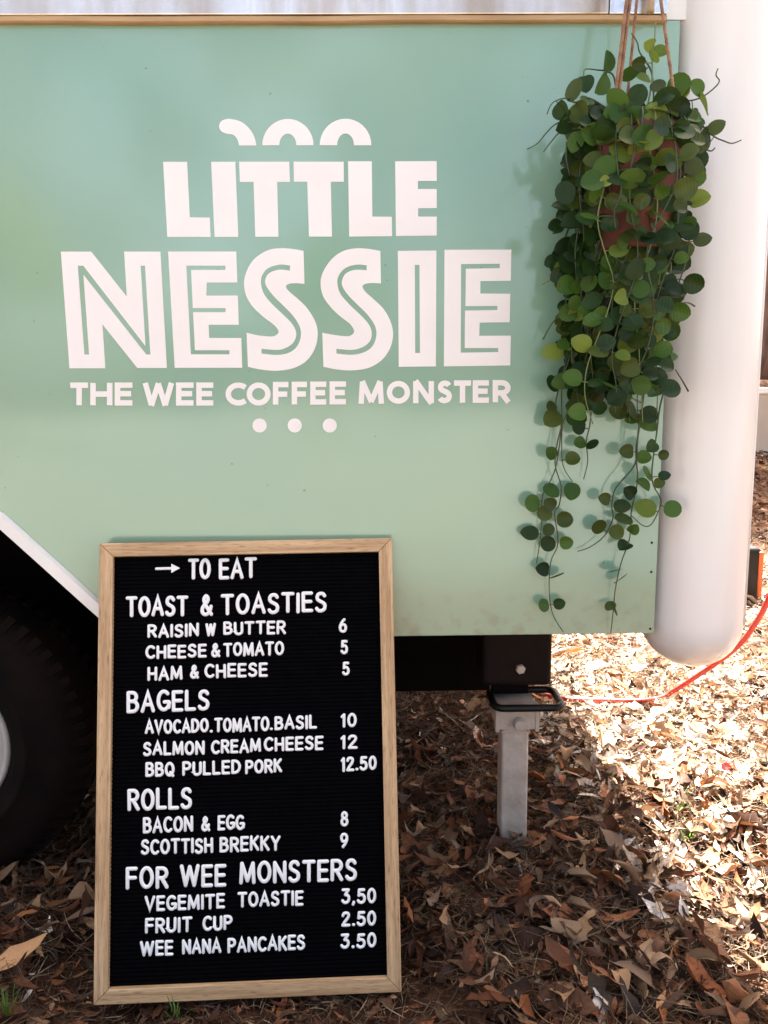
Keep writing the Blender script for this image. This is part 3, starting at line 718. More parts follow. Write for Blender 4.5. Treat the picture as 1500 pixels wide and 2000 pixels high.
il = (ins_[0][0]+ins_[3][0])/2; ir = (ins_[1][0]+ins_[2][0])/2; it = (ins_[0][1]+ins_[1][1])/2; ib = (ins_[2][1]+ins_[3][1])/2
print('frame', il+BW/2, BW/2-ir, BH-it, ib)
FWd = .026
il, ir, it, ib = -BW/2+FWd, BW/2-FWd, BH-FWd, FWd
def rail(a, b, ia, ibb):
    """mitred rail from outer a..b with inner ia..ibb (2D x,z). local X along the rail"""
    a, b, ia, ibb = map(Vector, (a, b, ia, ibb)); mid = (a+b)/2; t = (b-a).normalized(); n_ = Vector((-t.y, t.x))
    loc = lambda p: ((p-mid).dot(t), (p-mid).dot(n_))
    P = [loc(a), loc(b), loc(ibb), loc(ia)]
    mb = MB().add([(x, 0, z) for x, z in P]+[(x, BT, z) for x, z in P], [(0,1,2,3),(7,6,5,4),(0,4,5,1),(1,5,6,2),(2,6,7,3),(3,7,4,0)])
    o = mb.build('frame_rail', M['oak'], board, bevel=.0014)
    rot = Matrix(((t.x, 0, n_.x), (0, 1, 0), (t.y, 0, n_.y))).to_4x4(); rot.translation = (mid.x, 0, mid.y)
    o.matrix_local = rot
g_ = .0003
oL, oR, oB, oT = -BW/2, BW/2, 0, BH
rail((oL+g_, oB), (oR-g_, oB), (il+g_, ib), (ir-g_, ib))
rail((oR, oB+g_), (oR, oT-g_), (ir, ib+g_), (ir, it-g_))
rail((oR-g_, oT), (oL+g_, oT), (ir-g_, it), (il+g_, it))
rail((oL, oT-g_), (oL, oB+g_), (il, it-g_), (il, ib+g_))
# grooved felt: horizontal ribs
mb = MB(); npitch = int((it-ib)/.0078); vs_ = []; fs_ = []
for i in range(npitch+1):
    z0 = ib + (it-ib)*i/(npitch+1); p_ = (it-ib)/(npitch+1)
    for dz, y in ((0, .0135), (.0008, .0105), (.0040, .0098), (p_-.0016, .0102), (p_-.0009, .0135)):
        vs_ += [(il-.002, y, z0+dz), (ir+.002, y, z0+dz)]
for i in range(len(vs_)//2-1): fs_.append((2*i, 2*i+1, 2*i+3, 2*i+2))
mb.add(vs_, fs_).build('felt_panel', M['felt'], board)
MB().box((il-.004, .016, ib-.004), (ir+.004, .024, it+.004)).build('backing', M['oak'], board)
DOME = [(-1, 0), (-.92, .0011), (-.5, .0021), (0, .0025), (.5, .0021), (.92, .0011), (1, 0)]
cb = lambda x, z, h: (x, .0097-h, z)
def bletter(c, mb):
    me = mb.mesh('letter'); smooth(me); link('letter', me, M['letters'], board)
k1 = crop(180, 1040, 2.5); k2 = crop(170, 1500, 1500/630)
def bw(k_, word, xa, xb, ta, tb, ba, bb, big=False, gap=.24):
    X0, T0 = k_(xa, ta); X1, T1 = k_(xb, tb); B0 = k_(xa, ba)[1]; B1 = k_(xb, bb)[1]
    r = .0035 if big else .0027; e_ = r*1000*1.0
    if len(word) > 2: gap *= 1
    letters(word, (X0+e_, X1-e_, T0+e_, T1+e_, B0-e_, B1-e_), bp2, r, DOME, True, cb, bletter, gap+.05, .5)
rows1 = [("TO",468,580,128,126,232,230,1),("EAT",618,805,126,122,230,226,1),
 ("TOAST",164,470,312,306,415,408,1),("&",527,592,302,300,410,408,1),("TOASTIES",628,1147,300,288,405,390,1),
 ("RAISIN",270,522,450,442,516,509,0),("W",553,605,442,440,507,505,0),("BUTTER",640,947,437,428,503,497,0),("6",1203,1246,418,418,490,490,0),
 ("CHEESE",260,560,552,543,619,611,0),("&",580,627,538,537,609,608,0),("TOMATO",640,938,538,530,607,600,0),("5",1212,1250,524,524,594,594,0),
 ("HAM",270,442,655,650,724,720,0),("&",477,523,646,645,715,714,0),("CHEESE",548,858,642,634,712,705,0),("5",1220,1258,628,628,696,696,0),
 ("BAGELS",168,575,775,765,884,868,1),
 ("AVOCADO",257,570,915,906,986,976,0),(".",573,590,906,906,978,978,0),("TOMATO",596,866,905,897,976,970,0),(".",866,883,898,898,969,969,0),("BASIL",890,1098,897,888,965,958,0),("10",1213,1292,882,882,952,952,0),
 ("SALMON",248,550,1022,1014,1092,1084,0),("CREAM",580,825,1013,1006,1082,1074,0),("CHEESE",838,1130,1002,990,1071,1061,0),("12",1212,1296,990,989,1060,1059,0),
 ("BBQ",260,403,1124,1120,1196,1192,0),("PULLED",440,727,1118,1110,1189,1180,0),("PORK",747,928,1110,1104,1179,1173,0),("12.50",1213,1390,1096,1092,1169,1162,0)]
rows2 = [("ROLLS",188,490,98,88,201,190,1),
 ("BACON",260,494,228,221,303,296,0),("&",530,574,222,221,293,292,0),("EGG",607,733,219,215,290,286,0),("8",1178,1216,200,200,271,271,0),
 ("SCOTTISH",250,587,333,322,405,394,0),("BREKKY",616,900,320,312,392,383,0),("9",1176,1216,303,303,374,374,0),
 ("FOR",180,380,460,454,565,558,1),("WEE",432,648,450,444,555,549,1),("MONSTERS",708,1257,437,420,542,524,1),
 ("VEGEMITE",268,642,595,583,667,654,0),("TOASTIE",700,1007,578,567,650,638,0),("3,50",1182,1345,560,557,632,629,0),
 ("FRUIT",270,490,698,690,770,762,0),("CUP",537,677,688,684,758,753,0),("2.50",1182,1345,667,662,737,732,0),
 ("WEE",246,402,805,799,876,871,0),("NANA",442,625,797,790,867,860,0),("PANCAKES",653,1015,788,775,859,846,0),("3.50",1178,1346,770,765,840,835,0)]
for kk, rows in ((k1, rows1), (k2, rows2)):
    for (wd, a, b, c, d, e, f, big) in rows: bw(kk, wd, a, b, c, d, e, f, big)
# arrow
sh = [bp2(*k1(314, 177)), bp2(*k1(395, 175))]
mb = MB(); sweep(mb, sh, False, .0027, DOME, 0, True, cb)
hd = [bp2(*k1(x, y)) for x, y in ((388, 197), (430, 174), (388, 153))]
mb.prism(hd, [], lambda p, s: (p[0], .0068 if s == 0 else .0098, p[1]))
mb.build('arrow', M['letters'], board)

# ------------------------------------------------------------------ hanging plant
PY = -.118
rimc = at_y(1241, 262, PY); pot_r = (at_y(1334, 285, PY).x - at_y(1149, 285, PY).x)/2
zr = rimc.z; zbtm = at_y(1241, 492, PY).z
plant = empty('hanging_plant', (rimc.x, PY, zbtm), 'terracotta pot of trailing round-leaved vines hanging on jute rope', 'potted plant')
PO = (rimc.x, PY, zbtm)
hgt = zr-zbtm
MB().lathe([(.001, 0), (.052, 0), (.056, .004), (.076, hgt*.60), (.077, hgt*.62), (pot_r-.002, hgt*.64), (pot_r, hgt*.66), (pot_r+.001, hgt*.97), (pot_r-.002, hgt), (pot_r-.009, hgt), (pot_r-.011, hgt*.9), (.001, hgt*.89)], 48).build('pot', M['terracotta'], plant, sm=True)
C.objects[-1].location = (0, 0, 0)
MB().lathe([(pot_r-.0115, hgt*.935), (.04, hgt*.955), (.001, hgt*.96)], 24).build('soil', M['soil'], plant, sm=True)
hook = Vector((rimc.x+.012, PY+.01, zr+.42))
# bracket on the trailer that holds the plant
MB().tube([(hook.x, .012, hook.z+.03), (hook.x, -.05, hook.z+.035), (hook.x, PY-.004, hook.z+.03), (hook.x, PY-.012, hook.z+.012), (hook.x, PY+.006, hook.z-.004), (hook.x, PY+.018, hook.z+.01)], .004, 8).build('plant_bracket', M['black'], tr, TO, sm=True)
def rope(p0, p1, r=.0028, sep=.0022, name='rope'):
    p0, p1 = Vector(p0), Vector(p1); L_ = (p1-p0).length; n_ = max(10, int(L_/.004)); mb = MB()
    t = (p1-p0).normalized(); u = t.cross(Vector((0, 1, .01))).normalized(); v = t.cross(u)
    for ph in (0, 2.094, 4.189):
        pts = []
        for i in range(n_+1):
            s = i/n_; a = ph + s*L_*2*math.pi/.022
            pts.append(p0+(p1-p0)*s+(u*math.cos(a)+v*math.sin(a))*r*.55)
        mb.tube(pts, r*.62, 5, True)
    return mb.build(name, M['rope'], plant, PO, sm=True)
ra = at_y(1207, 172, PY-.045); rb = at_y(1313, 160, PY-.045)
ta = at_y(1228, -4, PY-.02); tb = at_y(1290, -4, PY-.02)
def ext(a, b, z): d = (b-a); return a + d*((z-a.z)/d.z)
for sgn in (-.0032, .0032):
    off = Vector((sgn, sgn*.4, 0))
    pa_ = ext(ta, ra, zr-.01)+off; pb_ = ext(ra, ta, hook.z-.02)
    rope(pa_, pb_+off)
rope(ext(tb, rb, zr-.01), ext(rb, tb, hook.z-.02), .0026)
rope((rimc.x, PY+pot_r-.01, zr-.01), (hook.x, hook.y, hook.z), .0026)

# leaf template (local: x across, y along from stem to tip, z up = face)
def leaf_mesh(name, wd, ln, cup, mat_, tip=.12, droop=0):
    n_ = 9; rows = []; vs_ = []; fs_ = []
    for i in range(n_):
        t = i/(n_-1); a = math.pi*t
        y = ln*(0.5-.5*math.cos(a)); hw = wd/2*math.sin(a)**.85
        if t > .8: y += ln*tip*(t-.8)/.2
        z = -droop*ln*(y/ln)**2
        for j, s in enumerate((-1, -.5, 0, .5, 1)):
            vs_.append((hw*s, y, z + cup*wd*(abs(s)**1.6)*math.sin(a) - (.02*wd if s == 0 else 0)))
    for i in range(n_-1):
        for j in range(4): a = i*5+j; fs_.append((a, a+1, a+6, a+5))
    me = bpy.data.meshes.new(name); me.from_pydata(vs_, [], fs_); me.update(); smooth(me)
    me.materials.append(mat_); return me
LM = {}
for key in 'ABCD':
    LM[key] = [leaf_mesh('leaf', wd, ln, cup, M['leaf'+key], tip, dr) for wd, ln, cup, tip, dr in ((1.02, 1.0, .12, .07, .12), (.93, 1.02, -.07, .12, .28), (1.06, .98, .03, .03, -.06), (.98, .92, .20, .05, .20))]
leafcount = 0
def put_leaf(parent, base, direction, normal, size, key):
    """leaf blade starting at base growing along direction, facing normal (world)"""
    global leafcount
    d = Vector(direction).normalized(); n_ = Vector(normal); n_ = (n_-d*n_.dot(d)).normalized(); x = d.cross(n_)
    mt = Matrix((x*size, d*size, n_*size)).transposed().to_4x4(); mt.translation = Vector(base)-Vector(PO)
    o = bpy.data.objects.new('leaf', rnd.choice(LM[key])); C.objects.link(o); o.parent = parent; o.matrix_local = mt
    leafcount += 1; return o
def mk_vine(pts, r0=.0017, r1=.0009, light=False):
    pts = [Vector(p) for p in pts]; q = catmull([tuple(p) for p in pts], 4); n_ = len(q)
    o = MB().tube(q, [r0+(r1-r0)*i/(n_-1) for i in range(n_)], 6).build('vine', M['vine_light' if light else 'vine'], plant, PO, sm=True)
    return o, [Vector(p) for p in q]
def key_for(light=.12):
    u = rnd.random(); return 'D' if u < light else 'B' if u < light+.30 else 'C' if u < light+.46 else 'A'
def traced(pp, Y0, Y1=None, light=False):
    Y1 = Y0 if Y1 is None else Y1
    n_ = len(pp); return mk_vine([at_y(x, y, Y0+(Y1-Y0)*i/(n_-1)) for i, (x, y) in enumerate(pp)], light=light)
def attach(vine, path, px, py, rx, ry=None, key=None, Y=None):
    """leaf whose centre is at the traced point, attached to the nearest point of the vine"""
    ry = ry or rx
    Yv = path[0].y if Y is None else Y
    best = min(path, key=lambda p: (to_px(p)[0]-px)**2+(to_px(p)[1]-py)**2)
    c = at_y(px, py, best.y-.006); d = c-best; 
    size = 2*max(rx, ry)/1070*.98
    if d.length < size*.25: d = Vector((rnd.uniform(-1,1), -.2, -.6))
    d.normalize(); base = c - d*size*.5
    narrow = min(rx, ry)/max(rx, ry)
    nrm = Vector((rnd.gauss(0, .2), -1, rnd.gauss(.25, .15)))
    if narrow < .8:
        side = d.cross(Vector((0, -1, 0))); nrm = (nrm.normalized()*narrow + side.normalized()*math.sqrt(1-narrow**2)*rnd.choice((-1, 1)))
    put_leaf(vine, base, d, nrm, size, key or key_for(.05))
    if .003 < (base-best).length < .03:   # petiole as part of the vine mesh: small stalk object-free tube
        stalks.append((vine, best, base))
stalks = []
c7 = crop(1000, 800, 3); c6 = crop(1050, 440, 4.6875)
V = {}
V['L1'] = traced([(1118,430),(1101,478),(1118,519),(1105,560),(1108,632),(1109,685),(1098,739),(1097,790),(1098,833),(1097,867),(1100,910),(1118,941)], -.055, -.02)
V['L2'] = traced([(1125,640),(1112,700),(1096,745),(1085,790),(1096,830),(1088,900),(1078,933),(1060,967),(1058,1013),(1055,1053),(1048,1100)], -.045, -.014)
V['L3'] = traced([(1150,640),(1146,700),(1138,760),(1110,800),(1092,850),(1084,905),(1096,950),(1092,987),(1083,1003),(1090,1060),(1075,1100),(1073,1160),(1080,1200),(1100,1234)], -.05, -.012)
V['L4'] = traced([(1165,620),(1158,700),(1156,780),(1152,830),(1145,862),(1148,900),(1140,936)], -.05, -.015)
V['R1'] = traced([(1262,700),(1256,780),(1248,840),(1242,883),(1245,940),(1233,1000),(1230,1050),(1213,1100),(1202,1150),(1197,1200),(1193,1236)], -.05, -.012)
V['R2'] = traced([(1252,800),(1245,860),(1240,907),(1203,953),(1195,987),(1197,1013),(1180,1047),(1153,1068),(1128,1077)], -.055, -.012)
V['R3'] = traced([(1305,740),(1290,790),(1283,843),(1273,933),(1290,973),(1288,993),(1273,1023),(1257,1027),(1233,1007)], -.06, -.03)
def lv(names, cr_, lst):
    for x, y, rx, *rest in lst:
        px, py = cr_(x, y); sc = 3 if cr_ is c7 else 4.6875
        ry = (rest[0] if rest and rest[0] else rx)
        best = min(names, key=lambda nm: min((to_px(p)[0]-px)**2+(to_px(p)[1]-py)**2 for p in V[nm][1]))
        attach(V[best][0], V[best][1], px, py, rx/sc, ry/sc, rest[1] if len(rest) > 1 else None)
Ln = ['L1', 'L2', 'L3', 'L4']; Rn = ['R1', 'R2', 'R3']
lv(Ln, c7, [(240,50,60),(375,45,60),(390,98,50),(243,262,44),(358,287,48),(400,193,40),(472,205,25,42),(226,462,50),(350,475,54),(118,548,54),(225,555,44,44,'C'),(190,608,48,48,'C'),(312,645,54),(117,722,52),(215,705,40,40,'C'),(212,785,49),(320,780,44),(180,935,48),(260,970,22,52),(185,1147,42),(275,1138,37)])
lv(Rn, c7, [(672,245,48),(775,280,46),(790,375,50,32),(690,485,48),(542,523,42),(640,565,48),(670,630,35,57),(800,580,64),(940,583,55),(508,685,49,49,'C'),(615,720,50),(712,700,40),(660,797,38,50),(605,940,25,50),(637,1005,16,50),(580,1140,22,37),(600,1175,14,40),(890,385,34),(865,430,35),(770,440,52,36),(890,265,34),(820,215,44),(790,60,62),(700,50,44)])
lv(Ln, c6, [(160,1145,95),(135,1450,82),(325,1440,88),(515,1540,82),(560,1665,70,70,'C'),(325,1140,70),(225,530,70,50,'C'),(215,420,90,75,'D'),(375,500,65),(470,665,80),(430,1160,85),(130,1655,55,45,'C')])
lv(Rn, c6, [(745,1695,85,70,'C'),(910,1730,78,60,'C'),(1085,1390,95,80,'C'),(825,1485,58,48,'D'),(1180,1180,85,68,'B'),(1150,1490,90,60,'B'),(1035,1000,110,85,'C'),(690,970,85)])

# generated trailing vines spilling from the rim
centre = Vector((rimc.x, PY, zr))
def spill(ang, drop, reach, sway, light=.1, start=.55):
    """ang: direction round the rim (deg, -90 faces the viewer)"""
    a = math.radians(ang); d = Vector((math.cos(a), math.sin(a), 0)); R0 = pot_r
    p = [centre + d*R0*.5 + Vector((0, 0, -.004)), centre + d*R0*.9 + Vector((0, 0, .018)), centre + d*(R0*.97+reach) + Vector((0, 0, -.01))]
    z = zr-.01; cur = p[-1].copy(); ph = rnd.uniform(0, 6.28)
    k = max(2, int(drop/.045))
    for i in range(k):
        z -= drop/k; f = (i+1)/k
        tx = centre.x + (cur.x-centre.x)*(1-.07*f) - .003*f
        cur = Vector((tx + sway*math.sin(ph+i*1.1)+rnd.gauss(0, .003), min(-.014, cur.y + (.06/k if cur.y < -.06 else 0) + rnd.gauss(0, .003)), z))
        p.append(cur.copy())
    return p
stems = []
specs = []
for i in range(23):
    ang = -90 + (i-11)*10.6 + rnd.gauss(0, 3); side = abs(i-11)/11
    drop = rnd.uniform(.32, .50) if side > .25 else rnd.uniform(.26, .47)
    if i in (3, 8, 17, 19): drop = .48
    specs.append((ang, drop, rnd.uniform(.004, .022)*(1-.9*side), rnd.uniform(.007, .017)))
rnd.shuffle(specs)
MAXL = 298
fill = []
for ang, drop, reach, sway in specs:
    pts = spill(ang, drop, reach, sway)
    o, path = mk_vine(pts, light=rnd.random() < .2)
    L_ = 0; nxt = .03+rnd.random()*.03
    for a_, b_ in zip(path[:-1], path[1:]):
        L_ += (b_-a_).length
        if L_ > nxt:
            nxt = L_ + rnd.uniform(.036, .058)
            tdir = (b_-a_).normalized(); s0 = rnd.choice((-1, 1))
            for s in ((s0, -s0) if rnd.random() < .8 else (s0,)):
                out = Vector((s*rnd.uniform(.6, 1), rnd.uniform(-.7, .1), rnd.uniform(-.5, .35)))
                size = rnd.uniform(.023, .036)
                base = a_ + out.normalized()*.006; stalks.append((o, a_, base))
                nv_ = Vector((rnd.gauss(0, .38), -1, rnd.gauss(.15, .38)))
                if leafcount < MAXL and rnd.random() < .62: put_leaf(o, base, out, nv_, size, key_for(.12))
                else: fill.append((base, out, nv_, size))
    # curly bare tip
# upright and sideways sprigs over the pot (traced directions)
def sprig(pp, Ys, leaves, light=True):
    o, path = traced(pp, *Ys, light=light); 
    for px, py, r, key, *nr_ in leaves:
        attach(o, path, px, py, r, nr_[0] if nr_ else r, key)
sp5 = crop(1000, 0, 3)
def S(pp): return [sp5(*p) for p in pp]
def SL(l): return [(sp5(a, b)[0], sp5(a, b)[1], r/3, k, *([n_/3] if n_ else [])) for a, b, r, k, n_ in l]
sprig(S([(790,640),(820,480),(822,340),(835,240),(840,130)]), (PY, PY-.01), SL([(805,262,26,'D',36),(862,290,36,'D',0),(830,332,38,'D',30),(742,372,38,'C',30),(775,460,32,'D',40),(855,505,42,'C',34)]))
sprig(S([(620,640),(600,460),(560,420),(500,410),(430,405),(420,440)]), (PY, PY-.04), SL([(560,360,44,'B',56),(530,490,44,'B',62),(430,490,42,'A',48)]), False)
sprig(S([(560,640),(450,575),(370,600),(320,575),(240,600),(205,668)]), (PY-.03, PY-.06), SL([(365,530,46,'C',58),(395,660,46,'C',58),(290,650,32,'A',50),(480,640,58,'A',50),(440,590,40,'B',0)]), False)
sprig(S([(500,760),(380,720),(270,720),(200,780),(150,840),(90,873)]), (PY-.03, PY-.06), SL([(310,720,42,'A',62),(375,812,50,'B',0),(490,760,55,'A',50)]), False)
sprig(S([(400,760),(290,770),(230,830),(185,888)]), (PY-.02, PY-.05), [], False)
sprig(S([(830,640),(820,430),(750,310),(735,250),(700,195)]), (PY+.02, PY+.02), SL([(700,440,26,'B',50),(760,425,36,'A',26)]), False)
sprig(S([(900,620),(940,555),(1010,590),(1100,575),(1180,520),(1215,475),(1195,440),(1208,400)]), (PY, PY-.03), SL([(980,500,62,'B',50),(1085,515,46,'B',38),(1125,610,62,'D',24),(1025,605,34,'D',0),(1015,545,28,'D',20),(990,690,30,'C',0),(1060,680,40,'C',24)]), False)
sprig(S([(1000,640),(1080,660),(1120,740),(1185,800),(1240,825),(1290,840),(1345,820)]), (PY, PY-.03), SL([(1188,745,44,'C',0),(1120,820,66,'A',48),(1040,760,40,'A',60),(1100,930,56,'A',0),(1090,1000,44,'A',40)]), False)
sprig(S([(1060,850),(1110,865),(1165,885),(1190,865)]), (PY-.01, PY-.03), [], False)
sprig(S([(320,830),(318,930),(340,1030)]), (PY-.03, PY-.03), [], False)
# leaves draped over the rim and the front of the pot
fv, fp = traced(S([(700,640),(620,740),(610,860),(620,1000),(640,1120),(600,1240),(610,1340)]), PY-.07, PY-.10, False)
for a, b, r, k, n_ in ((620,600,36,'B',58),(735,560,52,'A',42),(720,680,56,'B',30),(735,722,54,'D',24),(870,630,70,'B',22),(665,820,46,'D',22),(745,870,58,'D',26),(905,715,34,'D',10),(850,830,28,'B',64),(955,800,26,'A',76),(895,915,48,'D',32),(570,970,60,'B',50),(545,1065,32,'D',28),(695,1055,60,'B',46),(762,985,42,'C',30),(475,1060,58,'B',52),(680,1225,62,'B',38),(905,600,74,'A',56),(850,1040,20,'B',52),(540,795,22,'A',56),(310,1130,56,'A',52),(450,1270,46,'B',30),(990,1210,44,'C',0),(880,1260,30,'B',50)):
    x_, y_ = sp5(a, b); attach(fv, fp, x_, y_, r/3, (n_ or r)/3, k)
# loose tendrils at the edges
for pp in ([(40,540),(100,505),(180,490)], [(50,1045),(130,900),(240,790)], [(290,840),(340,960),(390,1080)], [(1440,742),(1380,710),(1290,712)], [(1380,1520),(1330,1430),(1260,1320)], [(665,1555),(620,1450),(600,1380)], [(960,1630),(850,1570),(760,1470),(700,1280)]):
    traced([c6(*p) for p in pp], -.05, -.06, light=pp[0][0] in (40, 960))
# leaf stalks, one small mesh for all of them would mix vines: add them to each vine
from collections import defaultdict
sd = defaultdict(list)
for v_, a_, b_ in stalks: sd[v_.name].append((a_, b_))
for nm, lst in sd.items():
    ob = bpy.data.objects[nm]; me = ob.data; mb = MB()
    mb.v = [tuple(v.co) for v in me.vertices]; mb.f = [tuple(p.vertices) for p in me.polygons]
    for a_, b_ in lst:
        mb.tube([a_-Vector(PO), (a_+b_)/2-Vector(PO)+Vector((0,0,.0012)), b_-Vector(PO)], .0009, 4)
    m2 = mb.mesh('vine'); smooth(m2); m2.materials.append(me.materials[0]); ob.data = m2
# foliage that cannot be picked apart leaf by leaf: fillers along the vines and behind them
mb = MB(); tmpl = LM['A'][0]; tv = [v.co.copy() for v in tmpl.vertices]; tf = [tuple(p.vertices) for p in tmpl.polygons]
for b_, d, n_, s in fill:
    d = d.normalized(); n_ = (n_-d*n_.dot(d)).normalized(); xx = d.cross(n_)
    mt = Matrix((xx*s, d*s, n_*s)).transposed(); mb.add([mt @ v + b_ for v in tv], tf)
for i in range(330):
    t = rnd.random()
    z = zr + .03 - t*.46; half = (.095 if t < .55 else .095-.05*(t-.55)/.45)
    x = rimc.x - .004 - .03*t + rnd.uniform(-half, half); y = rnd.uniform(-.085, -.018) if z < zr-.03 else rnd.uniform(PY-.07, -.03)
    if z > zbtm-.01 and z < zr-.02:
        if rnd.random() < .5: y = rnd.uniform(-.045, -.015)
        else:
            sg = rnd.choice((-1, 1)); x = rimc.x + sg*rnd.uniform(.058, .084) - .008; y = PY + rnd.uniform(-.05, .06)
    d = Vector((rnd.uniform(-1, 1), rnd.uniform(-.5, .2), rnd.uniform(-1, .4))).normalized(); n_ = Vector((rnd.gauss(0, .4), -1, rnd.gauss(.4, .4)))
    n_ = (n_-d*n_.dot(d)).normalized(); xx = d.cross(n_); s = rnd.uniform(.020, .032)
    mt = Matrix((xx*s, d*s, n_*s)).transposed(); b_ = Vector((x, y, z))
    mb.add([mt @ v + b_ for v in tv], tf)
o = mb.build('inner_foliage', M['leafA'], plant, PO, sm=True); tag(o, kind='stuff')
for k_ in 'BC': o.data.materials.append(M['leaf'+k_])
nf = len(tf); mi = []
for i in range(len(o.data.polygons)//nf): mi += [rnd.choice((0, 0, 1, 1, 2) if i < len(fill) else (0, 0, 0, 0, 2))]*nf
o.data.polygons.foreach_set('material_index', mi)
print('leaves', leafcount)

# ------------------------------------------------------------------ red cable, case, far wall and trunk
cp = [(.45, 1.25, .03), at_z(1100, 1364, .035), at_z(1190, 1368, .038), at_z(1262, 1368, .045), at_y(1300, 1358, 1.12), at_y(1365, 1318, 1.04), at_y(1440, 1263, .95), at_y(1475, 1218, .88), at_y(1500, 1172, .82), at_y(1530, 1090, .76), at_y(1545, 980, .72)]
q = catmull([tuple(p) for p in cp], 8)
cab = MB().tube(q, .0088, 12).build('power_cable', M['redhose'], sm=True)
tag(cab, 'red power cable running over the leaves and rising behind the white corner', 'cable')
pc = at_z(1462, 1176, .0); kx0 = pc.x-.22; kx1 = at_y(1489, 1120, pc.y).x; kz = at_y(1470, 1070, pc.y).z
case = empty('equipment_case', ((kx0+kx1)/2, pc.y+.12, 0), 'black equipment case with orange edge standing on leaves behind the trailer corner', 'case')
KO = tuple(case.location)
MB().box((kx0, pc.y, .0), (kx1, pc.y+.24, kz)).build('case_shell', M['handle'], case, KO, bevel=.03, bseg=4)
MB().box((kx1-.022, pc.y-.006, .03), (kx1+.002, pc.y+.21, kz-.022)).build('orange_edge', M['orange'], case, KO, bevel=.006)
MB().tube([(kx0+.08, pc.y+.12, kz-.005), (kx0+.09, pc.y+.12, kz+.03), (kx1-.09, pc.y+.12, kz+.03), (kx1-.08, pc.y+.12, kz-.005)], .009, 8).build('carry_handle', M['handle'], case, KO, sm=True)

wy = 6.55
wall = empty('garden_wall', (6, wy, .4), 'low beige rendered wall with white coping far behind the trailer', 'wall')
wt = at_y(1490, 770, wy).z
MB().box((2.3, wy, .2), (11, wy+.18, wt)).build('wall_face', M['wallb'], wall, (6, wy, .4))
MB().box((2.25, wy-.03, wt+.002), (11.05, wy+.21, wt+.07)).build('coping', M['coping'], wall, (6, wy, .4), bevel=.01)

def limb(mb, p0, p1, r0, r1, n=9, wob=.04):
    p0, p1 = Vector(p0), Vector(p1); pts = []
    for i in range(n+1):
        t = i/n; w_ = math.sin(t*math.pi)*wob
        pts.append(p0.lerp(p1, t)+Vector((rnd.gauss(0, w_), rnd.gauss(0, w_), 0)))
    mb.tube(pts, [r0+(r1-r0)*i/n*1.0 for i in range(n+1)], 12)
def crown_mesh(pts, size, aspect=.35):
    n_ = len(pts); vs_ = []; 
    d = nr.normal(size=(n_, 3)); d[:, 2] -= .8; d /= np.linalg.norm(d, axis=1)[:, None]
    e = nr.normal(size=(n_, 3)); e -= d*np.sum(d*e, 1)[:, None]; e /= np.linalg.norm(e, axis=1)[:, None]
    s = size*nr.uniform(.6, 1.3, (n_, 1)); P_ = np.asarray(pts)
    fwd = d*s; sd_ = e*s*aspect*.5; nm_ = np.cross(d, e)*s*.08
    V_ = np.stack([P_, P_+fwd*.45+sd_+nm_, P_+fwd, P_+fwd*.45-sd_+nm_], 1).reshape(-1, 3)
    F_ = np.arange(n_*4).reshape(-1, 4); return np_mesh('crown', V_, F_, sm=False)
def tree(name, loc, h, tr_r, blobs, nleaf, size, label, group=None, filt=None):
    t = empty(name, loc, label, 'tree', group); L_ = Vector(loc)
    mb = MB(); limb(mb, (0, 0, -.1), (0.05, 0, h), tr_r, tr_r*.5, 10, .05)
    for (bx, by, bz, rx, ry, rz) in blobs: limb(mb, (0.02, 0, h*.8), (bx-L_.x, by-L_.y, bz-L_.z), tr_r*.4, .03, 8, .08)
    mb.build('trunk', M['bark'], t, sm=True)
    pts = []
    tot = sum(b[3]*b[4]*b[5] for b in blobs)
    for (bx, by, bz, rx, ry, rz) in blobs:
        k = int(nleaf*rx*ry*rz/tot); g_ = nr.normal(size=(k, 3)); g_ /= np.linalg.norm(g_, axis=1)[:, None]; g_ *= nr.uniform(.2, 1, (k, 1))**.5
        # clumps
        cl_ = nr.normal(size=(max(6, k//60), 3)); cl_ /= np.linalg.norm(cl_, axis=1)[:, None]; cl_ *= nr.uniform(.3, 1, (len(cl_), 1))
        g_ = .45*g_ + .62*cl_[nr.integers(0, len(cl_), k)]
        pts.append(g_*np.array([rx, ry, rz])+np.array([bx, by, bz]))
    pts = np.concatenate(pts)
    if filt is not None: pts = pts[filt(pts)]
    c = link('crown', crown_mesh(pts-np.array(loc), size), M['gumleaf'], t); return t
# trunk seen through the gap at the far right
tk = at_y(1512, 600, 8.6)
tree('tree', (tk.x+.35, 8.6, 1.2), 4.5, .62, [(tk.x+.5, 8.8, 7.0, 2.4, 2.2, 1.3), (tk.x+2, 8.4, 6.4, 1.5, 1.5, 1.0), (3.7, 8.9, 6.4, 1.5, 1.5, .8)], 14000, .17, 'dark brown tree trunk standing behind the low beige wall')  # last crown clump added to shade the ground in the gap
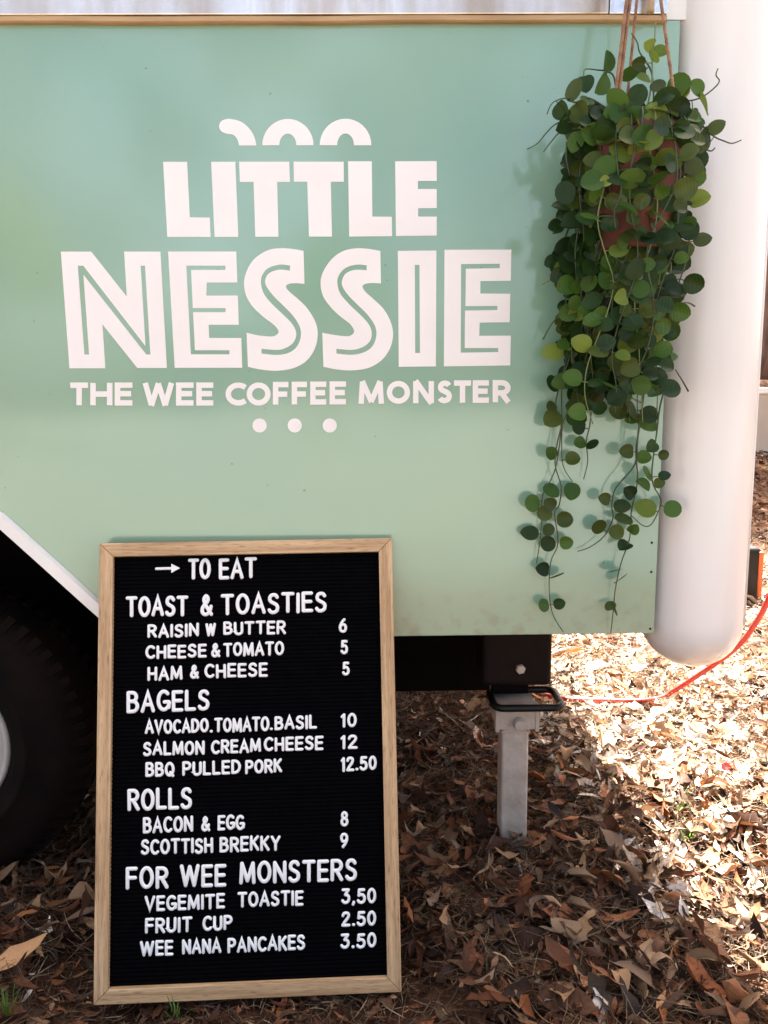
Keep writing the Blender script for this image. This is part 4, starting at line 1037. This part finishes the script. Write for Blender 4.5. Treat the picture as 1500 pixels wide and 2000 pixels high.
# unseen tree to the right, its crown cut to shade the ground in front of the corner
sx_, sy_ = SUN.x/SUN.z, SUN.y/SUN.z
def keep(p):
    gx = p[:, 0]-sx_*p[:, 2]; gy = p[:, 1]-sy_*p[:, 2]
    wob = .05*np.sin(gx*9)+.03*np.sin(gx*23)
    bad = (gy > .02+wob - .10*(gx-.7)) & (gx < 2.4)
    hole = ((gx-1.02)**2/.03+(gy+.30)**2/.015 < 1) | ((gx-.86)**2/.012+(gy+.50)**2/.006 < 1)
    return ~(bad | (hole & (nr.random(len(p)) < .8)))
def over(gx, gy, z): return (gx+sx_*z, gy+sy_*z, z)
bl_ = []
for gx, gy, z, rx, ry, rz in ((1.6, -.75, 4.0, .9, .75, .30), (1.0, -.95, 4.3, .8, .7, .3), (2.4, -.8, 4.2, 1.0, .8, .35), (1.3, -.35, 3.8, .7, .45, .25), (2.1, -.3, 4.0, .8, .5, .25)):
    bl_.append((*over(gx, gy, z), rx, ry, rz))
tree('shade_tree', (4.0, 1.6, 0), 3.4, .16, bl_, 15000, .11, 'unseen gum tree out to the right, crown cut to shade the foreground', filt=keep)
# trees behind the viewer: seen only as soft reflections in the glossy paint
for i, (x, y, h) in enumerate(((-8.5, -16, 3.2), (-1.5, -22, 3.4), (7.0, -15, 2.8))):
    tree('tree', (x, y, 0), h, .2, [(x, y, h+1.6, 1.9, 1.7, 1.6), (x+1.4, y+.3, h+.7, 1.3, 1.2, 1.0), (x-1.3, y-.2, h+.9, 1.2, 1.2, .9)], 5000, .26,
         ['gum tree opposite the trailer, left', 'tall gum tree opposite the trailer, middle', 'low gum tree opposite the trailer, right'][i], 'trees facing the trailer')

# ------------------------------------------------------------------ leaf litter
PAL_S = np.array([[.30,.125,.05],[.22,.08,.03],[.38,.20,.10],[.42,.27,.16],[.17,.07,.035],[.42,.26,.14],[.34,.14,.06],[.13,.055,.03],[.36,.22,.13],[.29,.10,.035]])
def leaf_batch(P_, yawA, tilt, rollA, ln, wd, curl, fold, colors, shape):
    """vectorised leaves: stations 6 x across 3"""
    n_ = len(P_); ts = np.linspace(0, 1, 7); ac = np.array([-1, 0, 1.])
    prof_l = np.array([.10,.55,.88,1,.86,.52,.03]); prof_e = np.array([.12,.50,.78,.92,.80,.46,.02])
    w_ = np.where(shape[:, None] > .5, prof_l[None], prof_e[None])*wd[:, None]*.5
    w_ = w_*np.clip(1+.24*nr.normal(size=w_.shape), .3, 1.6)
    k_ = curl  # total bend angle
    ang = (ts[None]-.5)*k_[:, None]
    kk_ = np.where(np.abs(k_) < .05, .05, k_)
    u = ln[:, None]*np.sin((ts[None]-.5)*kk_[:, None])/kk_[:, None]; h_ = ln[:, None]*(1-np.cos((ts[None]-.5)*kk_[:, None]))/kk_[:, None]
    tw = (ts[None]-.5)*nr.normal(0, .7, n_)[:, None]
    side = nr.normal(0, .12, n_)[:, None]*ln[:, None]*(ts[None]-.5)**2*4
    X_ = u[:, :, None]+0*ac; Yy = side[:, :, None]+w_[:, :, None]*ac*np.cos(fold)[:, None, None]*np.cos(tw)[:, :, None]
    Zz = h_[:, :, None]+w_[:, :, None]*(np.abs(ac)*np.sin(fold)[:, None, None] + ac*np.sin(tw)[:, :, None]*.9)
    Zz = Zz + nr.normal(0, .045, Zz.shape)*wd[:, None, None]; Yy = Yy + nr.normal(0, .035, Yy.shape)*wd[:, None, None]; X_ = X_ + nr.normal(0, .022, X_.shape)*ln[:, None, None]
    L_ = np.stack([X_, Yy, Zz], -1).reshape(n_, -1, 3)
    cr, sr = np.cos(rollA), np.sin(rollA); y = L_[:, :, 1]*cr[:, None]-L_[:, :, 2]*sr[:, None]; z = L_[:, :, 1]*sr[:, None]+L_[:, :, 2]*cr[:, None]
    ct, st_ = np.cos(tilt), np.sin(tilt); x = L_[:, :, 0]*ct[:, None]-z*st_[:, None]; z = L_[:, :, 0]*st_[:, None]+z*ct[:, None]
    cy_, sy2 = np.cos(yawA), np.sin(yawA)
    V_ = np.stack([x*cy_[:, None]-y*sy2[:, None]+P_[:, 0:1], x*sy2[:, None]+y*cy_[:, None]+P_[:, 1:2], z+P_[:, 2:3]], -1)
    f = []
    for i in range(6):
        for j in range(2): a = i*3+j; f.append((a, a+1, a+4, a+3))
    f = np.array(f); F_ = (f[None]+(np.arange(n_)*21)[:, None, None]).reshape(-1, 4)
    # midrib lighter
    c = np.repeat(colors[:, None], 21, 1); rib = np.tile(ac == 0, 7); c[:, rib] = c[:, rib]*1.15
    return V_.reshape(-1, 3), F_, c.reshape(-1, 3)
PAL_SUNLIT = np.array([[.50,.40,.30],[.58,.50,.42],[.44,.33,.23],[.62,.56,.50],[.36,.24,.15],[.52,.42,.32],[.28,.15,.08],[.66,.60,.52]])  # pale leaf tones that put sunlight into the litter colour
def rand_litter(n_, xr_, yr_, zmax, lnr, pale=0.0):
    x = nr.uniform(*xr_, n_); y = nr.uniform(*yr_, n_); z = gh(x, y)+nr.uniform(.0, zmax, n_)
    ln = nr.uniform(*lnr, n_)*nr.choice([.6, 1, 1.25], n_); shape = (nr.random(n_) > .45).astype(float)
    fb = (x > -.64)*(x < .16)*(y > -.40)*(y < -.12); ln = np.where(fb, ln*.55, ln); z = np.where(fb, gh(x, y)+nr.uniform(0, .008, n_), z)
    wd = ln*np.where(shape > .5, nr.uniform(.28, .50, n_), nr.uniform(.14, .26, n_))
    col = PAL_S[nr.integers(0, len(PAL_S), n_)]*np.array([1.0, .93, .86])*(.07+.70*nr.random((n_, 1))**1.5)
    sunlit_m = nr.random(n_) < pale; col[sunlit_m] = (PAL_SUNLIT[nr.integers(0, len(PAL_SUNLIT), n_)]*nr.uniform(.65, 1.25, (n_, 1)))[sunlit_m]
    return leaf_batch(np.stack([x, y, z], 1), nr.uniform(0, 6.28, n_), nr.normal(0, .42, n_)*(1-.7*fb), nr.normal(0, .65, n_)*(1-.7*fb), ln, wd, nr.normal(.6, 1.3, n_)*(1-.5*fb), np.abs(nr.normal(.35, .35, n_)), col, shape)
def join(parts):
    vs_, fs_, cs = [], [], []; b = 0
    for v, f, c in parts: vs_.append(v); fs_.append(f+b); cs.append(c); b += len(v)
    return np.concatenate(vs_), np.concatenate(fs_), np.concatenate(cs)
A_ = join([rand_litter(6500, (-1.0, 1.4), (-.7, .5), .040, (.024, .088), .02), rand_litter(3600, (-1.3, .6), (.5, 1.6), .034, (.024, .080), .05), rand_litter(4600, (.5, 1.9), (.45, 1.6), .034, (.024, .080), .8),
           rand_litter(1500, (.55, 1.9), (-.10, .5), .045, (.024, .085), .8), rand_litter(7500, (.2, 3.6), (1.5, 3.6), .03, (.03, .08), .85), rand_litter(3500, (1.0, 4.6), (3.6, 6.5), .03, (.04, .10)), rand_litter(1500, (-3, 4), (-4, -.7), .03, (.04, .09))])  # high pale share paints the sunlit ground brighter
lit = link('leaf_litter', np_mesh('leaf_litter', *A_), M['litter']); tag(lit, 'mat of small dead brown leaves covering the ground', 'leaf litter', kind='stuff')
# straw, twigs, strips
def straw(n_, xr_, yr_, zmax, lr, wr):
    x = nr.uniform(*xr_, n_); y = nr.uniform(*yr_, n_); z = gh(x, y)+nr.uniform(0, zmax, n_); ln = nr.uniform(*lr, n_); w_ = nr.uniform(*wr, n_)
    fb = (x > -.64)*(x < .16)*(y > -.40)*(y < -.12); ln = np.where(fb, ln*.6, ln); z = np.where(fb, gh(x, y)+nr.uniform(0, .008, n_), z)
    th = nr.uniform(0, 6.28, n_); tl = nr.normal(0, .3, n_)*(1-.8*fb); ts = np.linspace(-.5, .5, 5)
    c_ = nr.normal(0, .35, n_)[:, None]*ln[:, None]*(ts[None]**2); cz = nr.normal(0, .25, n_)[:, None]*ln[:, None]*(ts[None]**2)
    u = ts[None]*ln[:, None]; taper = np.array([.4, .9, 1, .8, .3])
    vs_ = []
    for k in range(3):
        a = 2.094*k; oy = np.cos(a)*w_[:, None]*taper/2; oz = np.sin(a)*w_[:, None]*taper/2
        xx = u; yy = c_+oy; zz = cz+oz+u*np.sin(tl)[:, None]
        vs_.append(np.stack([xx*np.cos(th)[:, None]-yy*np.sin(th)[:, None]+x[:, None], xx*np.sin(th)[:, None]+yy*np.cos(th)[:, None]+y[:, None], zz+z[:, None]], -1))
    V_ = np.stack(vs_, 2).reshape(-1, 3)
    f = [(i*3+k, i*3+(k+1) % 3, (i+1)*3+(k+1) % 3, (i+1)*3+k) for i in range(4) for k in range(3)]
    F_ = (np.array(f)[None]+(np.arange(n_)*15)[:, None, None]).reshape(-1, 4)
    pal = np.array([[.42,.29,.17],[.30,.17,.09],[.50,.38,.25],[.16,.08,.045],[.36,.24,.15],[.22,.11,.05]])
    col = pal[nr.integers(0, len(pal), n_)]*nr.uniform(.2, .7, (n_, 1))
    return V_, F_, np.repeat(col[:, None], 15, 1).reshape(-1, 3)
B_ = join([straw(22000, (-1.0, 1.4), (-.7, .6), .042, (.02, .10), (.0007, .0024)), straw(12000, (-1.3, 1.9), (.6, 1.7), .045, (.03, .10), (.001, .003)), straw(9000, (.2, 3.6), (1.6, 4.2), .035, (.04, .14), (.0015, .004))])
st = link('twigs_and_straw', np_mesh('twigs_and_straw', *B_), M['litter']); tag(st, 'dry grass stalks, needles and fine twigs strewn over the ground', 'dry twigs', kind='stuff')

# the large dead leaves one can pick out, each its own object
CN = [('rust brown', (.33,.115,.04)), ('tan', (.46,.29,.16)), ('dark brown', (.16,.065,.03)), ('pale beige', (.50,.35,.22)), ('orange brown', (.42,.17,.06)), ('grey brown', (.28,.19,.13))]
SN = [('curled', 2.2, .6, .40, 1), ('broad', .5, .2, .50, 1), ('narrow', .9, .35, .22, 0), ('folded', 1.0, 1.1, .42, 1)]
protos = []
for ci, (cn, cc) in enumerate(CN):
    for si, (sn, cu, fo, wr, shp) in enumerate(SN):
        for rep in range(2):
            one = np.ones(1)
            v, f, c = leaf_batch(np.zeros((1, 3)), one*0, one*0, one*nr.normal(0, .2), one*1.0, one*wr*nr.uniform(.85, 1.2), one*cu*nr.choice([-1, 1, 1])*nr.uniform(.7, 1.2), one*fo, np.array([cc])*np.array([1.0, .93, .86])*nr.uniform(.32, .75), one*shp)
            me = np_mesh('fallen_leaf', v, f, c); me.materials.append(M['litter']); 
            protos.append((me, cn, sn, -v[:, 2].min()))
def zone(x, y, px, py):
    if y > .05 and x > .70: return 'in the sunlit patch near the white corner' if y < 1.3 else 'on the bright ground behind the trailer corner'
    if px < 200: return 'left of the menu board near the tyre'
    if px < 790 and py > 1925: return 'at the foot of the menu board'
    if y > .02: return 'in the deep shade under the trailer' if px < 960 or y > .35 else 'beside the steel leg'
    return 'in the shade right of the menu board' if px < 1130 else 'on the shaded ground at lower right'
made = 0; tries = 0; seen = set()
while made < 285 and tries < 20000:
    tries += 1
    u = rnd.random()
    if u < .66: x, y = rnd.uniform(-.85, 1.0), rnd.uniform(-.40, .45)
    elif u < .92: x, y = rnd.uniform(0, 1.25), rnd.uniform(.4, 1.3)
    else: x, y = rnd.uniform(.6, 2.4), rnd.uniform(1.3, 3.0)
    z = float(gh(x, y)); px, py = to_px((x, y, z))
    if not (-20 < px < 1520 and py < 2020): continue
    if 190 < px < 780 and py < 1950: continue
    if py < 1262 and px < 1450: continue
    if y > .05 and x < .2 and py < 1400: continue
    if abs(x-jl.x) < .05 and abs(y-JY) < .06: continue
    if -.64 < x < .16 and -.42 < y < -.10: continue
    me, cn, sn, zo = rnd.choice(protos)
    if cn == 'pale beige' and rnd.random() < .4: continue
    s = rnd.uniform(.045, .10)*(1.0 if y < .6 else 1.05)
    o = bpy.data.objects.new('fallen_leaf', me); C.objects.link(o)
    o.location = (x, y, z+.034+rnd.random()*.020+zo*s*.25); o.scale = (s, s, s)
    o.rotation_euler = (rnd.gauss(0, .45)+(math.pi if rnd.random() < .35 else 0), rnd.gauss(0, .28), rnd.uniform(0, 6.28))
    rz = math.degrees(o.rotation_euler[2]) % 180
    di = 'lying crosswise' if rz < 22 or rz > 158 else 'slanting right' if rz < 68 else 'pointing away' if rz < 112 else 'slanting left'
    sz = 'small' if s < .058 else 'large' if s > .082 else 'middling'
    lb = f'{sz} {sn} {cn} dead leaf {di} {zone(x, y, px, py)}'
    if lb in seen: bpy.data.objects.remove(o); continue
    seen.add(lb); tag(o, lb, 'dead leaf', 'dead leaves strewn on the ground'); made += 1
# a red leaf and a strip of bark
me = np_mesh('red_leaf', *leaf_batch(np.zeros((1, 3)), np.zeros(1), np.zeros(1), np.zeros(1), np.ones(1), np.ones(1)*.8, np.ones(1)*.8, np.ones(1)*.3, np.array([[.50,.02,.03]]), np.ones(1)))
o = link('red_leaf', me, M['litter']); p = at_z(1417, 1497, .03); o.location = p; o.scale = (.034,)*3; o.rotation_euler = (.9, 0, .2)
tag(o, 'small crimson red leaf lying in the sunlit litter', 'red leaf')
me = np_mesh('leaf', *leaf_batch(np.zeros((1, 3)), np.zeros(1), np.zeros(1), np.ones(1)*.2, np.ones(1), np.ones(1)*.27, np.ones(1)*.5, np.ones(1)*.25, np.array([[.55,.30,.14]]), np.zeros(1)))
o = link('gum_leaf', me, M['litter']); p = at_z(28, 1868, .045); o.location = p; o.scale = (.125,)*3; o.rotation_euler = (.45, -.1, math.radians(47))
tag(o, 'large orange tan leaf at the left edge below the tyre', 'dead leaf')
mb = MB()
a0, a1 = at_z(1335, 1800, .03), at_z(1475, 1838, .03); L_ = (a1-a0).length; nn = 12
vs_ = []
for i in range(nn+1):
    t = i/nn; wv = .016*(.6+.4*math.sin(t*7))*(1 if .04 < t < .96 else .4)
    for s, h in ((-1, .0), (-.5, .010), (.1, .013), (.6, .008), (1, -.002)):
        vs_.append((t*L_+rnd.gauss(0, .001), s*wv+rnd.gauss(0, .0015), h+rnd.gauss(0, .0015)))
fs_ = [(i*5+j, (i+1)*5+j, (i+1)*5+j+1, i*5+j+1) for i in range(nn) for j in range(4)]
o = mb.add(vs_, fs_).build('bark_strip', mat('dry_bark', (.30, .17, .09), .9, col2=(.14, .07, .035), vscale=30, bump=1, bscale=90, stretch=(.25,1,1)))
o.location = a0; o.rotation_euler = (0, 0, math.atan2(a1.y-a0.y, a1.x-a0.x)); tag(o, 'curved strip of dry brown bark at the lower right', 'bark')
# grass tufts
def tuft(px, py, h, n_, label):
    p = at_z(px, py, .015); mb = MB()
    for i in range(n_):
        a = rnd.uniform(0, 6.28); r = rnd.uniform(0, .018); L_ = h*rnd.uniform(.5, 1.1); lean_ = rnd.uniform(.15, .9)
        b = Vector((math.cos(a)*r, math.sin(a)*r, 0)); d = Vector((math.cos(a), math.sin(a), 0)); s_ = Vector((-d.y, d.x, 0))*rnd.uniform(.0009, .0018)
        pts = [b + d*(L_*lean_*t*t) + Vector((0, 0, L_*t*(1-.35*t*lean_))) for t in (0, .35, .7, 1)]
        vs_ = []
        for k, q in enumerate(pts): wq = (1, .9, .6, .05)[k]; vs_ += [q-s_*wq, q+s_*wq]
        mb.add(vs_, [(0,1,3,2),(2,3,5,4),(4,5,7,6)])
    o = mb.build('grass_tuft', M['grass']); o.location = p; tag(o, label, 'grass', 'green grass tufts in the litter')
tuft(1325, 1585, .06, 26, 'tallest green grass tuft at the edge of the sunlit patch')
tuft(1345, 1640, .045, 30, 'dense low grass tuft just below the tallest tuft')
tuft(1190, 1515, .04, 16, 'thin grass tuft beside the shadow edge')
tuft(1205, 1545, .03, 10, 'tiny grass tuft right on the shadow edge below the thin one')
tuft(12, 1992, .07, 22, 'green grass tuft in the bottom left corner')
tuft(345, 1985, .03, 14, 'small green tuft under the menu board frame')
tuft(1187, 1670, .035, 8, 'dark green blades in the shade right of the steel leg')
tuft(1320, 1400, .03, 9, 'pale sprouting blades below the red cable')
tuft(1262, 1345, .03, 9, 'pale sprouting blades above the red cable')
